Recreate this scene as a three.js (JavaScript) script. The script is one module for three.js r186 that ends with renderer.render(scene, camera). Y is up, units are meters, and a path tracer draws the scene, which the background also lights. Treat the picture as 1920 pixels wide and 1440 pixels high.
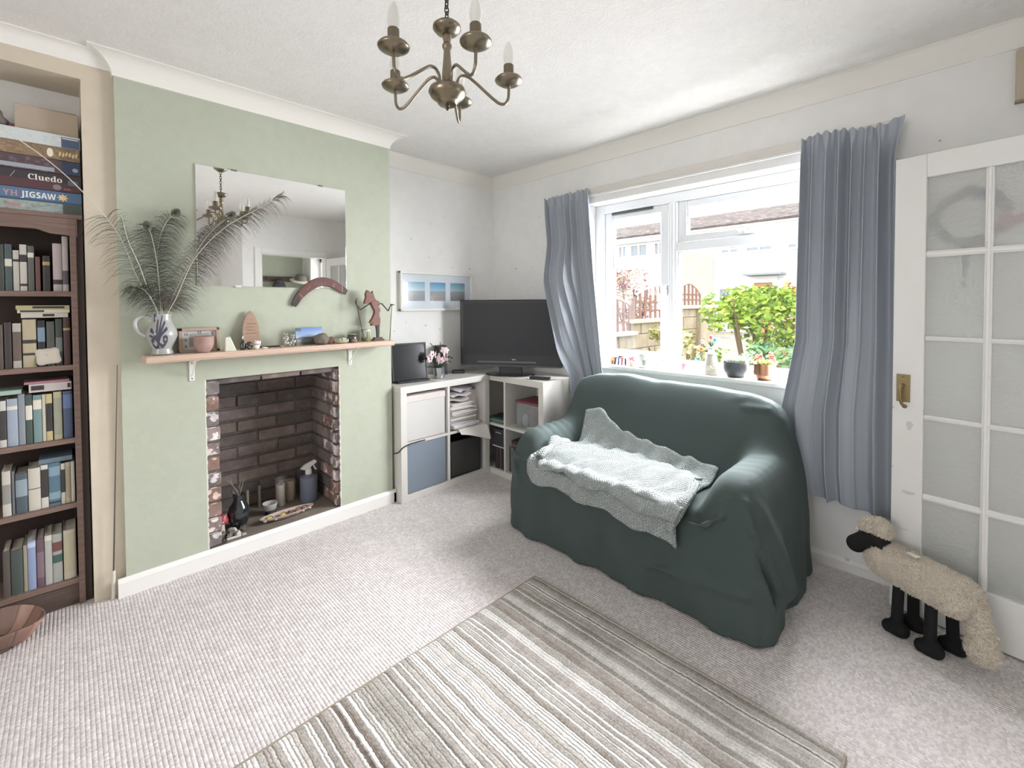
import * as THREE from 'three';
import { RoundedBoxGeometry } from 'three/addons/geometries/RoundedBoxGeometry.js';
import { mergeGeometries, mergeVertices } from 'three/addons/utils/BufferGeometryUtils.js';
import { RectAreaLightUniformsLib } from 'three/addons/lights/RectAreaLightUniformsLib.js';
import { ImprovedNoise } from 'three/addons/math/ImprovedNoise.js';

// ---------------------------------------------------------------- camera, sky, exposure
const scene = new THREE.Scene();
const renderer = new THREE.WebGLRenderer({ antialias: true });
renderer.toneMapping = THREE.LinearToneMapping;
renderer.toneMappingExposure = 1.05;
renderer.shadowMap.enabled = true;

const camera = new THREE.PerspectiveCamera(2 * Math.atan(849.7 / 838.86) * 180 / Math.PI, 1929.7 / 1699.4, 0.05, 200);
camera.position.set(2.92, 1.31, 2.684);
camera.rotation.order = 'YXZ';
camera.rotation.set(-1.3413 * Math.PI / 180, 45.479 * Math.PI / 180, -0.3057 * Math.PI / 180);
camera.setViewOffset(1929.7, 1699.4, 9.7, 259.4, 1920, 1440);   // shifted lens: verticals stay upright

scene.background = new THREE.Color(1.0, 1.0, 1.0);               // bright overcast sky
scene.backgroundIntensity = 4.2;
// daylight pouring in through the glazing: one soft source the size of each window opening
RectAreaLightUniformsLib.init();
function daylight(w, h, x, y, z, intensity, towards) {
  const l = new THREE.RectAreaLight(new THREE.Color(0.965, 0.985, 1.03), intensity, w, h);
  l.name = 'window_daylight'; l.position.set(x, y, z); l.lookAt(x + towards[0], y + towards[1], z + towards[2]); scene.add(l);
}
for (const y of [1.08, 1.45, 1.82]) daylight(1.42, 0.36, 1.755, y, -0.29, 44, [0, -1.1, 1]);   // sky light slants down into the room
daylight(1.30, 1.10, 2.25, 1.45, 5.56, 7.5, [0, -0.2, -1]);
daylight(0.50, 1.65, 4.42, 1.15, -0.22, 5, [0, 0, 1]);

// ---------------------------------------------------------------- helpers
let seed = 12345;
const rnd = () => { seed = (seed * 1664525 + 1013904223) >>> 0; return seed / 4294967296; };
const rr = (a, b) => a + (b - a) * rnd();
const reseed = (s) => { seed = s >>> 0; };
const perlin = new ImprovedNoise();
const N3 = (x, y, z = 0) => perlin.noise(x + 31.7, y + 17.3, z + 5.1);
const clamp = (x, a, b) => Math.min(b, Math.max(a, x));
const lerp = (a, b, t) => a + (b - a) * t;
const sstep = (a, b, x) => { const t = clamp((x - a) / (b - a), 0, 1); return t * t * (3 - 2 * t); };
const V = (x, y, z) => new THREE.Vector3(x, y, z);
function interp(tab, x) {                       // piecewise linear table [[x, y], ...]
  if (x <= tab[0][0]) return tab[0][1];
  for (let i = 1; i < tab.length; i++) if (x <= tab[i][0]) return lerp(tab[i - 1][1], tab[i][1], (x - tab[i - 1][0]) / (tab[i][0] - tab[i - 1][0]));
  return tab[tab.length - 1][1];
}
function hash2(x, y) { let h = (Math.imul(x, 374761393) + Math.imul(y, 668265263)) | 0; h = Math.imul(h ^ (h >>> 13), 1274126177); return ((h ^ (h >>> 16)) >>> 0) / 4294967296; }
function pnoise(x, y, p, q = p) {               // periodic value noise
  const xi = Math.floor(x), yi = Math.floor(y), fx = x - xi, fy = y - yi;
  const m = (a, n) => ((a % n) + n) % n, sx = fx * fx * (3 - 2 * fx), sy = fy * fy * (3 - 2 * fy);
  const a = hash2(m(xi, p), m(yi, q)), b = hash2(m(xi + 1, p), m(yi, q)), c = hash2(m(xi, p), m(yi + 1, q)), d = hash2(m(xi + 1, p), m(yi + 1, q));
  return lerp(lerp(a, b, sx), lerp(c, d, sx), sy);
}
function fbm(u, v, f, oct = 4) { let s = 0, a = 0.5, t = 0; for (let i = 0; i < oct; i++) { s += a * pnoise(u * f + i * 7, v * f + i * 3, f); t += a; a *= 0.5; f *= 2; } return s / t; }
function tex(w, h, fn, srgb = true, size = 1, sizeV = size) {   // size: metres per repeat (uv are metres)
  const d = new Uint8Array(w * h * 4);
  for (let y = 0; y < h; y++) for (let x = 0; x < w; x++) {
    const c = fn((x + 0.5) / w, (y + 0.5) / h), i = (y * w + x) * 4;
    if (typeof c === 'number') d[i] = d[i + 1] = d[i + 2] = clamp(c, 0, 1) * 255;
    else { d[i] = clamp(c[0], 0, 1) * 255; d[i + 1] = clamp(c[1], 0, 1) * 255; d[i + 2] = clamp(c[2], 0, 1) * 255; }
    d[i + 3] = 255;
  }
  const t = new THREE.DataTexture(d, w, h, THREE.RGBAFormat);
  t.wrapS = t.wrapT = THREE.RepeatWrapping; t.magFilter = THREE.LinearFilter; t.minFilter = THREE.LinearMipmapLinearFilter; t.generateMipmaps = true;
  if (srgb) t.colorSpace = THREE.SRGBColorSpace;
  t.repeat.set(1 / size, 1 / sizeV); t.needsUpdate = true;
  return t;
}
function canvasTex(w, h, draw) {                // flat print, uv 0..1
  const c = document.createElement('canvas'); c.width = w; c.height = h;
  draw(c.getContext('2d'), w, h);
  const t = new THREE.CanvasTexture(c); t.colorSpace = THREE.SRGBColorSpace; return t;
}
const mat = (color, roughness = 0.7, o = {}) => new THREE.MeshStandardMaterial({ color, roughness, metalness: 0, ...o });
const phys = (color, roughness = 0.7, o = {}) => new THREE.MeshPhysicalMaterial({ color, roughness, metalness: 0, ...o });

function clean(g) {
  let r = g.index ? g.toNonIndexed() : g;
  if (!r.attributes.normal) r.computeVertexNormals();
  if (!r.attributes.uv) r.setAttribute('uv', new THREE.Float32BufferAttribute(new Float32Array(r.attributes.position.count * 2), 2));
  for (const k of Object.keys(r.attributes)) if (!['position', 'normal', 'uv'].includes(k)) r.deleteAttribute(k);
  return r;
}
const merge = (list) => mergeGeometries(list.flat().map(clean));
function muv(g) {                               // box-projected uv in metres
  const p = g.attributes.position, n = g.attributes.normal, u = new Float32Array(p.count * 2);
  for (let i = 0; i < p.count; i++) {
    const ax = Math.abs(n.getX(i)), ay = Math.abs(n.getY(i)), az = Math.abs(n.getZ(i));
    if (ay >= ax && ay >= az) { u[2 * i] = p.getX(i); u[2 * i + 1] = p.getZ(i); }
    else if (ax >= az) { u[2 * i] = p.getZ(i); u[2 * i + 1] = p.getY(i); }
    else { u[2 * i] = p.getX(i); u[2 * i + 1] = p.getY(i); }
  }
  g.setAttribute('uv', new THREE.Float32BufferAttribute(u, 2)); return g;
}
function box(x0, x1, y0, y1, z0, z1, bev = 0, seg = 2) {
  const w = Math.abs(x1 - x0), h = Math.abs(y1 - y0), d = Math.abs(z1 - z0);
  const g = bev ? new RoundedBoxGeometry(w, h, d, seg, Math.min(bev, w / 2.01, h / 2.01, d / 2.01)) : new THREE.BoxGeometry(w, h, d);
  return g.translate((x0 + x1) / 2, (y0 + y1) / 2, (z0 + z1) / 2);
}
const sheet = (x0, x1, y0, y1, z) => new THREE.PlaneGeometry(x1 - x0, y1 - y0).translate((x0 + x1) / 2, (y0 + y1) / 2, z);   // single glazing pane
const lathe = (pts, seg = 28) => new THREE.LatheGeometry(pts.map(([r, y]) => new THREE.Vector2(Math.max(r, 0.0001), y)), seg);
const curve = (pts) => new THREE.CatmullRomCurve3(pts.map((p) => p.isVector3 ? p : V(...p)));
const tube = (pts, r, seg = 24, rad = 8) => new THREE.TubeGeometry(curve(pts), seg, r, rad);
function rod(a, b, r0, r1 = r0, seg = 10) {
  const A = V(...a), B = V(...b), d = B.clone().sub(A), g = new THREE.CylinderGeometry(r1, r0, d.length(), seg);
  g.applyQuaternion(new THREE.Quaternion().setFromUnitVectors(V(0, 1, 0), d.clone().normalize()));
  return g.translate((A.x + B.x) / 2, (A.y + B.y) / 2, (A.z + B.z) / 2);
}
function slab(pts, depth, bev = 0.002, seg = 2) {   // outline in xy, extruded along +z, bevelled
  const s = new THREE.Shape(pts.map(([x, y]) => new THREE.Vector2(x, y)));
  return new THREE.ExtrudeGeometry(s, { depth: depth - 2 * bev, bevelEnabled: bev > 0, bevelSize: bev, bevelThickness: bev, bevelSegments: seg, curveSegments: 10 }).translate(0, 0, bev);
}
const ball = (x, y, z, rx, ry = rx, rz = rx, ws = 20, hs = 14) => new THREE.SphereGeometry(1, ws, hs).scale(rx, ry, rz).translate(x, y, z);
// naive surface nets: F < 0 inside
function nets(F, lo, hi, cell) {
  const n = [0, 1, 2].map((k) => Math.ceil((hi[k] - lo[k]) / cell) + 1), [nx, ny, nz] = n;
  const f = new Float32Array(nx * ny * nz), id = (i, j, k) => (k * ny + j) * nx + i;
  for (let k = 0; k < nz; k++) for (let j = 0; j < ny; j++) for (let i = 0; i < nx; i++) f[id(i, j, k)] = F(lo[0] + i * cell, lo[1] + j * cell, lo[2] + k * cell);
  const vid = new Int32Array(nx * ny * nz).fill(-1), pos = [], idx = [];
  for (let k = 0; k < nz - 1; k++) for (let j = 0; j < ny - 1; j++) for (let i = 0; i < nx - 1; i++) {
    let c = 0, sx = 0, sy = 0, sz = 0, m = 0;
    const v = [];
    for (let q = 0; q < 8; q++) { const w = f[id(i + (q & 1), j + ((q >> 1) & 1), k + (q >> 2))]; v.push(w); if (w < 0) m++; }
    if (m === 0 || m === 8) continue;
    for (const [a, b] of EDGES) if ((v[a] < 0) !== (v[b] < 0)) {
      const t = v[a] / (v[a] - v[b]);
      sx += lerp(a & 1, b & 1, t); sy += lerp((a >> 1) & 1, (b >> 1) & 1, t); sz += lerp(a >> 2, b >> 2, t); c++;
    }
    vid[id(i, j, k)] = pos.length / 3;
    pos.push(lo[0] + (i + sx / c) * cell, lo[1] + (j + sy / c) * cell, lo[2] + (k + sz / c) * cell);
  }
  const quad = (a, b, c, d, flip) => { if (a < 0 || b < 0 || c < 0 || d < 0) return; if (flip) idx.push(a, c, b, a, d, c); else idx.push(a, b, c, a, c, d); };
  for (let k = 1; k < nz - 1; k++) for (let j = 1; j < ny - 1; j++) for (let i = 1; i < nx - 1; i++) {
    const s = f[id(i, j, k)] < 0;
    if (s !== f[id(i + 1, j, k)] < 0) quad(vid[id(i, j - 1, k - 1)], vid[id(i, j, k - 1)], vid[id(i, j, k)], vid[id(i, j - 1, k)], !s);
    if (s !== f[id(i, j + 1, k)] < 0) quad(vid[id(i - 1, j, k - 1)], vid[id(i - 1, j, k)], vid[id(i, j, k)], vid[id(i, j, k - 1)], !s);
    if (s !== f[id(i, j, k + 1)] < 0) quad(vid[id(i - 1, j - 1, k)], vid[id(i, j - 1, k)], vid[id(i, j, k)], vid[id(i - 1, j, k)], !s);
  }
  const g = new THREE.BufferGeometry();
  g.setAttribute('position', new THREE.Float32BufferAttribute(pos, 3)); g.setIndex(idx); g.computeVertexNormals();
  return muv(g);
}
const EDGES = [[0, 1], [2, 3], [4, 5], [6, 7], [0, 2], [1, 3], [4, 6], [5, 7], [0, 4], [1, 5], [2, 6], [3, 7]];
const smin = (a, b, k) => { const h = Math.max(k - Math.abs(a - b), 0) / k; return Math.min(a, b) - h * h * k * 0.25; };
const smax = (a, b, k) => -smin(-a, -b, k);
const capsule = (p, a, b, ra, rb = ra) => {
  const bx = b[0] - a[0], by = b[1] - a[1], bz = b[2] - a[2], px = p[0] - a[0], py = p[1] - a[1], pz = p[2] - a[2];
  const t = clamp((px * bx + py * by + pz * bz) / (bx * bx + by * by + bz * bz), 0, 1);
  return Math.hypot(px - bx * t, py - by * t, pz - bz * t) - lerp(ra, rb, t);
};
// closed cloth shell from a height grid P(i, j) -> Vector3, thickness t
function shell(P, nu, nv, t) {
  const pts = [], nor = [];
  for (let j = 0; j <= nv; j++) for (let i = 0; i <= nu; i++) pts.push(P(i / nu, j / nv));
  const at = (i, j) => pts[clamp(j, 0, nv) * (nu + 1) + clamp(i, 0, nu)];
  for (let j = 0; j <= nv; j++) for (let i = 0; i <= nu; i++) {
    const a = at(i + 1, j).clone().sub(at(i - 1, j)), b = at(i, j + 1).clone().sub(at(i, j - 1));
    nor.push(a.cross(b).normalize());
  }
  const pos = [], uv = [], idx = [], M = (nu + 1) * (nv + 1);
  // uv in metres measured along the middle lines
  const ul = [0], vl = [0];
  for (let i = 1; i <= nu; i++) ul.push(ul[i - 1] + at(i, nv >> 1).distanceTo(at(i - 1, nv >> 1)));
  for (let j = 1; j <= nv; j++) vl.push(vl[j - 1] + at(nu >> 1, j).distanceTo(at(nu >> 1, j - 1)));
  for (const s of [0.5, -0.5]) for (let j = 0; j <= nv; j++) for (let i = 0; i <= nu; i++) {
    const k = j * (nu + 1) + i, p = pts[k], n = nor[k];
    pos.push(p.x + n.x * t * s, p.y + n.y * t * s, p.z + n.z * t * s); uv.push(ul[i], vl[j]);
  }
  const I = (i, j) => j * (nu + 1) + i;
  for (let j = 0; j < nv; j++) for (let i = 0; i < nu; i++) {
    const a = I(i, j), b = I(i + 1, j), c = I(i + 1, j + 1), d = I(i, j + 1);
    idx.push(a, b, c, a, c, d, a + M, c + M, b + M, a + M, d + M, c + M);
  }
  const rim = (a, b) => idx.push(a, a + M, b + M, a, b + M, b);
  for (let i = 0; i < nu; i++) { rim(I(i, 0), I(i + 1, 0)); rim(I(i + 1, nv), I(i, nv)); }
  for (let j = 0; j < nv; j++) { rim(I(nu, j), I(nu, j + 1)); rim(I(0, j + 1), I(0, j)); }
  const g = new THREE.BufferGeometry();
  g.setAttribute('position', new THREE.Float32BufferAttribute(pos, 3)); g.setAttribute('uv', new THREE.Float32BufferAttribute(uv, 2));
  g.setIndex(idx); g.computeVertexNormals(); return g;
}
// naming and tagging
const taken = {};
function numbered(name) { const k = taken[name] = (taken[name] ?? -1) + 1; return k ? `${name}_${String(k).padStart(3, '0')}` : name; }
function shade(o) { o.castShadow = true; o.receiveShadow = true; return o; }
function thing(name, label, category, pos = [0, 0, 0], turn = 0, group) {
  const o = new THREE.Group(); o.name = numbered(name); o.position.set(...pos); o.rotation.y = turn;
  o.userData = { label, category }; if (group) o.userData.group = group;
  scene.add(o); return o;
}
function part(parent, name, geo, m, label) {
  const o = shade(new THREE.Mesh(geo, m)); o.name = name; if (label) o.userData.label = label; parent.add(o); return o;
}
function solo(name, geo, m, label, category, group, pos, turn) {
  const o = shade(new THREE.Mesh(geo, m)); o.name = numbered(name); o.userData = { label, category }; if (group) o.userData.group = group;
  if (pos) o.position.set(...pos); if (turn) o.rotation.y = turn;
  scene.add(o); return o;
}
function struct(name, geo, m, label, category = 'structure') {
  const o = geo ? shade(new THREE.Mesh(geo, m)) : new THREE.Group();
  o.name = name; o.userData = { kind: 'structure', label, category }; scene.add(o); return o;
}

// ---------------------------------------------------------------- surface textures and materials
const plasterBump = tex(512, 512, (u, v) => 0.55 * fbm(u, v, 24, 4) + 0.45 * fbm(u, v, 6, 3), false, 0.6);
const artexBump = tex(512, 512, (u, v) => { const w = fbm(u, v, 8, 2); return 0.6 * Math.abs(Math.sin((u * 44 + w * 5) * Math.PI)) * pnoise(u * 40, v * 60, 40, 60) + 0.5 * fbm(u, v, 48, 3); }, false, 0.5);
const wallTint = (r, g, b, k) => tex(512, 512, (u, v) => { const n = (fbm(u, v, 5, 5) - 0.5) * k + (fbm(v, u, 40, 2) - 0.5) * 0.02; return [r + n, g + n * 1.05, b + n * 1.1]; }, true, 1.4);
const M = {};
const wallSpecks = tex(1024, 1024, (u, v) => { const n = (fbm(u, v, 5, 5) - 0.5) * 0.05 + (fbm(v, u, 40, 2) - 0.5) * 0.02, k = pnoise(u * 90, v * 70, 90, 70), c = fbm(u, v, 4, 3), d = k > 0.965 && c > 0.5 ? 0.22 : 0; return [0.935 + n - d, 0.93 + n - d, 0.918 + n - d]; }, true, 2.3);
M.wall = mat(0xffffff, 0.85, { map: wallSpecks, bumpMap: plasterBump, bumpScale: 0.0012 });
M.green = mat(0xffffff, 0.8, { map: wallTint(0.712, 0.732, 0.66, 0.025), bumpMap: plasterBump, bumpScale: 0.0012 });
M.beige = mat(0xffffff, 0.8, { map: wallTint(0.82, 0.775, 0.70, 0.04), bumpMap: plasterBump, bumpScale: 0.001 });
M.ceil = mat(0xffffff, 0.9, { map: wallTint(0.92, 0.91, 0.895, 0.03), bumpMap: artexBump, bumpScale: 0.0016 });
M.cove = mat(0xece9e2, 0.75);
M.gloss = phys(0xeceae6, 0.35, { clearcoat: 0.2 });
M.scuffed = mat(0xffffff, 0.5, { map: tex(256, 256, (u, v) => { const n = fbm(u, v, 6, 4), s = fbm(u, v, 30, 2) > 0.7 && n > 0.55 ? 0.14 : 0; const b = 0.90 + (n - 0.5) * 0.05 - s; return [b, b - 0.01, b - 0.03]; }, true, 0.9) });
M.upvc = phys(0xf1f3f5, 0.3, { clearcoat: 0.15 });
M.black = mat(0x0c0c0d, 0.5);
M.white = mat(0xe9e7e2, 0.5);
M.glass = phys(0xffffff, 0.0, { transmission: 1, thickness: 0, ior: 1.5 });

// loop-pile carpet: 12 mm cords running along x, with rows of loops
const CORD = 30, LOOP = 44;
const loopH = (u, v) => {
  const row = Math.floor(v * CORD), a = v * CORD - row, j = (hash2(row, 7) - 0.5) * 0.9, wob = (pnoise(u * 60, row * 3.3, 60, 999) - 0.5) * 0.35;
  const cell = u * LOOP + j, lc = Math.floor(cell), b = cell - lc;
  const rib = Math.sin(Math.PI * clamp(a + wob * 0.4, 0, 1)), knob = 0.55 + 0.45 * Math.sin(Math.PI * b);
  return { h: Math.pow(Math.max(rib, 0), 0.7) * knob, id: hash2(row + 11, ((lc % LOOP) + LOOP) % LOOP) };
};
M.carpet = mat(0xffffff, 1, {
  map: tex(1024, 1024, (u, v) => { const { id } = loopH(u, v); const n = (id - 0.5) * 0.10 + (fbm(u, v, 90, 2) - 0.5) * 0.12 + (fbm(u, v, 4, 3) - 0.5) * 0.04; return [0.845 + n, 0.818 + n, 0.808 + n]; }, true, 0.36),
  bumpMap: tex(1024, 1024, (u, v) => loopH(u, v).h * 0.85 + 0.15 * fbm(u, v, 120, 2), false, 0.36), bumpScale: 0.0032,
});
const grainTex = (c, k, w = 0.5, h = 0.12) => tex(512, 256, (u, v) => { const g = fbm(u * 0.25, v, 32, 4), s = Math.sin((v * 22 + fbm(u, v, 3, 3) * 5) * Math.PI) * 0.5; const n = (g - 0.5) * k + s * k * 0.3; return [c[0] + n, c[1] + n * 0.95, c[2] + n * 0.9]; }, true, w, h);
M.pine = mat(0xffffff, 0.6, { map: grainTex([0.80, 0.695, 0.62], 0.12) });
M.darkwood = mat(0xffffff, 0.55, { map: grainTex([0.37, 0.305, 0.275], 0.10) });
M.midwood = mat(0xffffff, 0.55, { map: grainTex([0.49, 0.405, 0.365], 0.10) });

// ---------------------------------------------------------------- room shell
const CEIL = 2.413;
{
  const f = struct('floor', muv(merge([box(-0.3, 5.2, -0.2, 0, -0.3, 5.6)])), M.carpet, 'pale ribbed loop-pile carpet over the whole floor', 'carpet');
  struct('ceiling', muv(merge([box(-0.3, 5.2, CEIL, CEIL + 0.2, -0.3, 5.6)])), M.ceil, 'white textured ceiling', 'ceiling');
  // wall with the window (z = 0 faces the room)
  const X0 = 0.985, X1 = 2.52, Y0 = 0.862, Y1 = 2.03;
  struct('wall_window', muv(merge([box(-0.3, X0, 0, CEIL, -0.3, 0), box(X1, 4.1, 0, CEIL, -0.3, 0), box(X0, X1, 0, Y0, -0.3, 0), box(X0, X1, Y1, CEIL, -0.3, 0),
    box(4.1, 4.75, 0, 0.12, -0.3, 0), box(4.1, 4.75, 2.05, CEIL, -0.3, 0), box(4.75, 5.2, 0, CEIL, -0.3, 0)])), M.wall, 'off-white plaster wall around the window', 'wall');
  struct('wall_left', muv(merge([box(-0.3, 0, 0, CEIL, 0, 1.173), box(-0.3, 0, 0, CEIL, 2.524, 5.6)])), M.wall, 'off-white alcove wall behind the television', 'wall');
  // chimney breast with a fire opening
  const b = struct('wall_chimney', null, null, 'pale green chimney breast with an open brick fireplace', 'chimney breast');
  part(b, 'plaster', muv(merge([box(-0.3, 0.267, 0, CEIL, 1.173, 1.52), box(-0.3, 0.267, 0, CEIL, 2.21, 2.524), box(-0.3, 0.267, 0.94, CEIL, 1.52, 2.21)])), M.green, 'sage green painted plaster');
  const soot = (r, g, bb, k, w = 0) => mat(0xffffff, 0.95, { map: tex(128, 128, (u, v) => { const n = (fbm(u, v, 5, 4) - 0.5) * k, p = w && fbm(v, u, 7, 3) > 1 - w ? 0.32 : 0; return [r + n + p, g + n + p, bb + n + p]; }, true, 0.2), bumpMap: plasterBump, bumpScale: 0.004 });
  const backs = [soot(0.47, 0.425, 0.405, 0.16), soot(0.53, 0.475, 0.445, 0.16), soot(0.43, 0.40, 0.385, 0.14), soot(0.50, 0.45, 0.43, 0.18)];
  const faces = [soot(0.60, 0.545, 0.53, 0.34, 0.52), soot(0.54, 0.49, 0.47, 0.34, 0.47), soot(0.56, 0.46, 0.42, 0.26, 0.42), soot(0.50, 0.47, 0.46, 0.34, 0.52)];
  const mortar = soot(0.42, 0.385, 0.365, 0.16);
  part(b, 'mortar', muv(merge([box(-0.3, -0.1525, 0, 0.925, 1.528, 2.158), box(-0.3, 0.246, 0, 0.939, 1.5, 1.5305), box(-0.3, 0.247, 0, 0.939, 2.153, 2.209), box(-0.3, 0.235, 0.925, 0.939, 1.5305, 2.153)])), mortar);
  part(b, 'hearth', muv(box(-0.16, 0.262, 0, 0.078, 1.52, 2.21)), mat(0xffffff, 0.95, { map: tex(128, 128, (u, v) => { const n = (fbm(u, v, 6, 4) - 0.5) * 0.14; return [0.50 + n, 0.465 + n, 0.42 + n]; }, true, 0.5) }), 'dusty stone hearth');
  reseed(77);
  for (let r = 0; r < 11; r++) {
    const y0 = 0.082 + r * 0.0775, y1 = y0 + 0.066, off = (r % 2) * 0.1125;
    for (let k = -1; k < 4; k++) {                                  // back of the recess
      const z0 = Math.max(1.532, 1.535 + k * 0.225 + off), z1 = Math.min(2.156, 1.535 + k * 0.225 + off + 0.214);
      if (z1 - z0 < 0.03 || y1 > 0.935) continue;
      part(b, 'brick', muv(box(-0.17, -0.150 + rr(0, 0.009), y0 + rr(0, 0.004), y1, z0, z1, 0.004, 1)), backs[Math.floor(rnd() * 4)]);
    }
    for (let k = -1; k < 3; k++) {                                  // right-hand cheek
      const x0 = Math.max(-0.15, -0.19 + k * 0.225 + off), x1 = Math.min(0.25, -0.19 + k * 0.225 + off + 0.214);
      if (x1 - x0 < 0.03 || y1 > 0.935) continue;
      part(b, 'brick', muv(box(x0, x1, y0, y1, 1.51, 1.533 + rr(0, 0.008), 0.004, 1)), x1 > 0.2 ? faces[Math.floor(rnd() * 4)] : backs[Math.floor(rnd() * 4)]);
      if (r < 11) part(b, 'brick', muv(box(x0, x1, y0, y1, 2.150 - rr(0, 0.008), 2.18, 0.004, 1)), backs[Math.floor(rnd() * 4)]);
    }
    // broken brick ends facing the room beside the opening
    part(b, 'brick', muv(box(0.20, 0.250 + rr(0, 0.012), y0 + rr(-0.002, 0.004), y1 + rr(-0.002, 0.006), 2.150 - rr(0, 0.006), 2.2145, 0.009, 2)), faces[Math.floor(rnd() * 4)]);
    part(b, 'brick', muv(box(0.20, 0.248 + rr(0, 0.012), y0, y1 + rr(-0.002, 0.006), 1.515, 1.542 + rr(0, 0.008), 0.007, 2)), faces[Math.floor(rnd() * 4)]);
  }
  for (let k = 0; k < 3; k++) part(b, 'brick', muv(box(0.14, 0.236, 0.905, 0.945, 1.535 + k * 0.207, 1.735 + k * 0.207, 0.006, 1)), backs[k]);
  // ragged plaster rim round the opening
  reseed(5);
  const rim = (z, s) => { const pts = []; for (let i = 0; i <= 60; i++) pts.push([z + s * (0.002 + rnd() * 0.006), 0.08 + i * 0.86 / 60]); for (let i = 60; i >= 0; i--) pts.push([z - s * 0.012, 0.08 + i * 0.86 / 60]); return slab(pts, 0.012, 0); };
  const chips = merge([rim(-2.209, 1), rim(-1.521, -1)]);
  chips.rotateY(Math.PI / 2); chips.translate(0.2545, 0, 0);
  part(b, 'plaster_edge', chips, mat(0xd9d6cb, 0.9));

  // post and bulkhead framing the bookcase alcove, farther walls
  struct('wall_bookcase', muv(merge([box(-0.02, 0.24, 0, CEIL, 2.524, 2.6305), box(-0.02, 0.24, 2.289, CEIL, 2.6305, 3.52), box(-0.02, 0.24, 0, CEIL, 3.52, 5.6)])), M.beige, 'beige boxed-in frame around the bookcase alcove', 'wall');
  struct('wall_right', muv(merge([box(3.47, 3.57, 0, CEIL, 0, 0.30), box(3.47, 3.57, 1.935, CEIL, 0.30, 1.06), box(3.47, 3.57, 0, CEIL, 1.06, 1.25), box(3.57, 4.6, 0, CEIL, 1.15, 1.25), box(4.5, 4.6, 0, CEIL, 1.25, 5.6)])), M.wall, 'off-white wall with the hall doorway', 'wall');
  struct('wall_hall', muv(merge([box(5.1, 5.2, 0, CEIL, 0, 1.15), box(4.6, 5.2, 0, CEIL, 1.15, 1.25)])), M.green, 'green hall wall beyond the doorway', 'wall');
  struct('wall_rear', muv(merge([box(0.2, 1.55, 0, CEIL, 5.4, 5.6), box(2.95, 4.6, 0, CEIL, 5.4, 5.6), box(1.55, 2.95, 2.05, CEIL, 5.4, 5.6), box(1.55, 2.95, 0, 0.85, 5.4, 5.6)])), M.wall, 'off-white rear wall with its own window', 'wall');

  // coving
  const coveProfile = (p, h) => { const s = [[0, 0]]; for (let i = 0; i <= 10; i++) { const a = (i / 10) * Math.PI / 2; s.push([p - (p - 0.008) * Math.cos(a) * 1, -h + (h - 0.008) * Math.sin(a)]); } s[1] = [0.008, -h]; return s; };
  // concave cove: from wall (0.006, -h) sweeping to ceiling (p, -0.006)
  const cove = (p, h) => { const s = [[0, 0], [0, -h], [0.006, -h]]; for (let i = 1; i < 10; i++) { const a = (i / 10) * Math.PI / 2; s.push([p - (p - 0.006) * Math.cos(a), -h + (h - 0.006) * (1 - Math.cos(a) * 0 - (1 - Math.sin(a)))]); } s.push([p, -0.006], [p, 0]); return s; };
  function run(profile, a, b, inward, mA, mB) {       // prism from a to b (xz), profile grows along inward; mitres shift the ends by profile depth
    const pos = [], idx = [], d = V(b[0] - a[0], 0, b[1] - a[1]).normalize(), n = V(inward[0], 0, inward[1]), K = profile.length;
    for (const [e, m, sg] of [[a, mA, -1], [b, mB, 1]]) for (const [q, y] of profile) pos.push(e[0] + n.x * q + d.x * q * m * sg, CEIL + y, e[1] + n.z * q + d.z * q * m * sg);
    for (let i = 0; i < K; i++) { const j = (i + 1) % K; idx.push(i, j, K + j, i, K + j, K + i); }
    for (let i = 1; i < K - 1; i++) idx.push(0, i, i + 1, K, K + i + 1, K + i);
    const g = new THREE.BufferGeometry(); g.setAttribute('position', new THREE.Float32BufferAttribute(pos, 3)); g.setIndex(idx);
    return clean(g);
  }
  const big = cove(0.087, 0.083), flat = cove(0.035, 0.108);
  struct('trim_1', merge([run(big, [0.267, 1.173], [0.267, 2.524], [1, 0], 1, 1), run(big, [0, 1.173], [0.267, 1.173], [0, -1], 0, 1), run(big, [0.24, 2.524], [0.267, 2.524], [0, 1], 0, 1)]), M.cove, 'plaster coving round the chimney breast', 'coving');
  struct('trim_2', merge([run(flat, [0, 0], [0, 1.173], [1, 0], -1, 0), run(flat, [0, 0], [3.47, 0], [0, 1], -1, -1), run(cove(0.06, 0.06), [0.24, 2.524], [0.24, 5.4], [1, 0], 0, -1)]), M.cove, 'shallow plaster coving at the wall tops', 'coving');
  // skirting boards
  const skirt = (len, h, t) => slab([[0, 0], [t, 0], [t, h - 0.018], [t * 0.55, h - 0.004], [t * 0.3, h], [0, h]], len, 0);
  const sk1 = skirt(1.398, 0.083, 0.018).translate(0.267, 0, 1.155);
  const sk1r = box(0.02, 0.285, 0, 0.079, 1.157, 1.173);
  struct('baseboard_chimney', merge([sk1, sk1r]), M.gloss, 'white gloss skirting across the chimney breast', 'skirting');
  const sk2 = skirt(2.55, 0.062, 0.015); sk2.rotateY(-Math.PI / 2); sk2.translate(3.45, 0, 0);
  struct('baseboard_window', sk2, M.scuffed, 'scuffed white skirting under the window', 'skirting');
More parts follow.
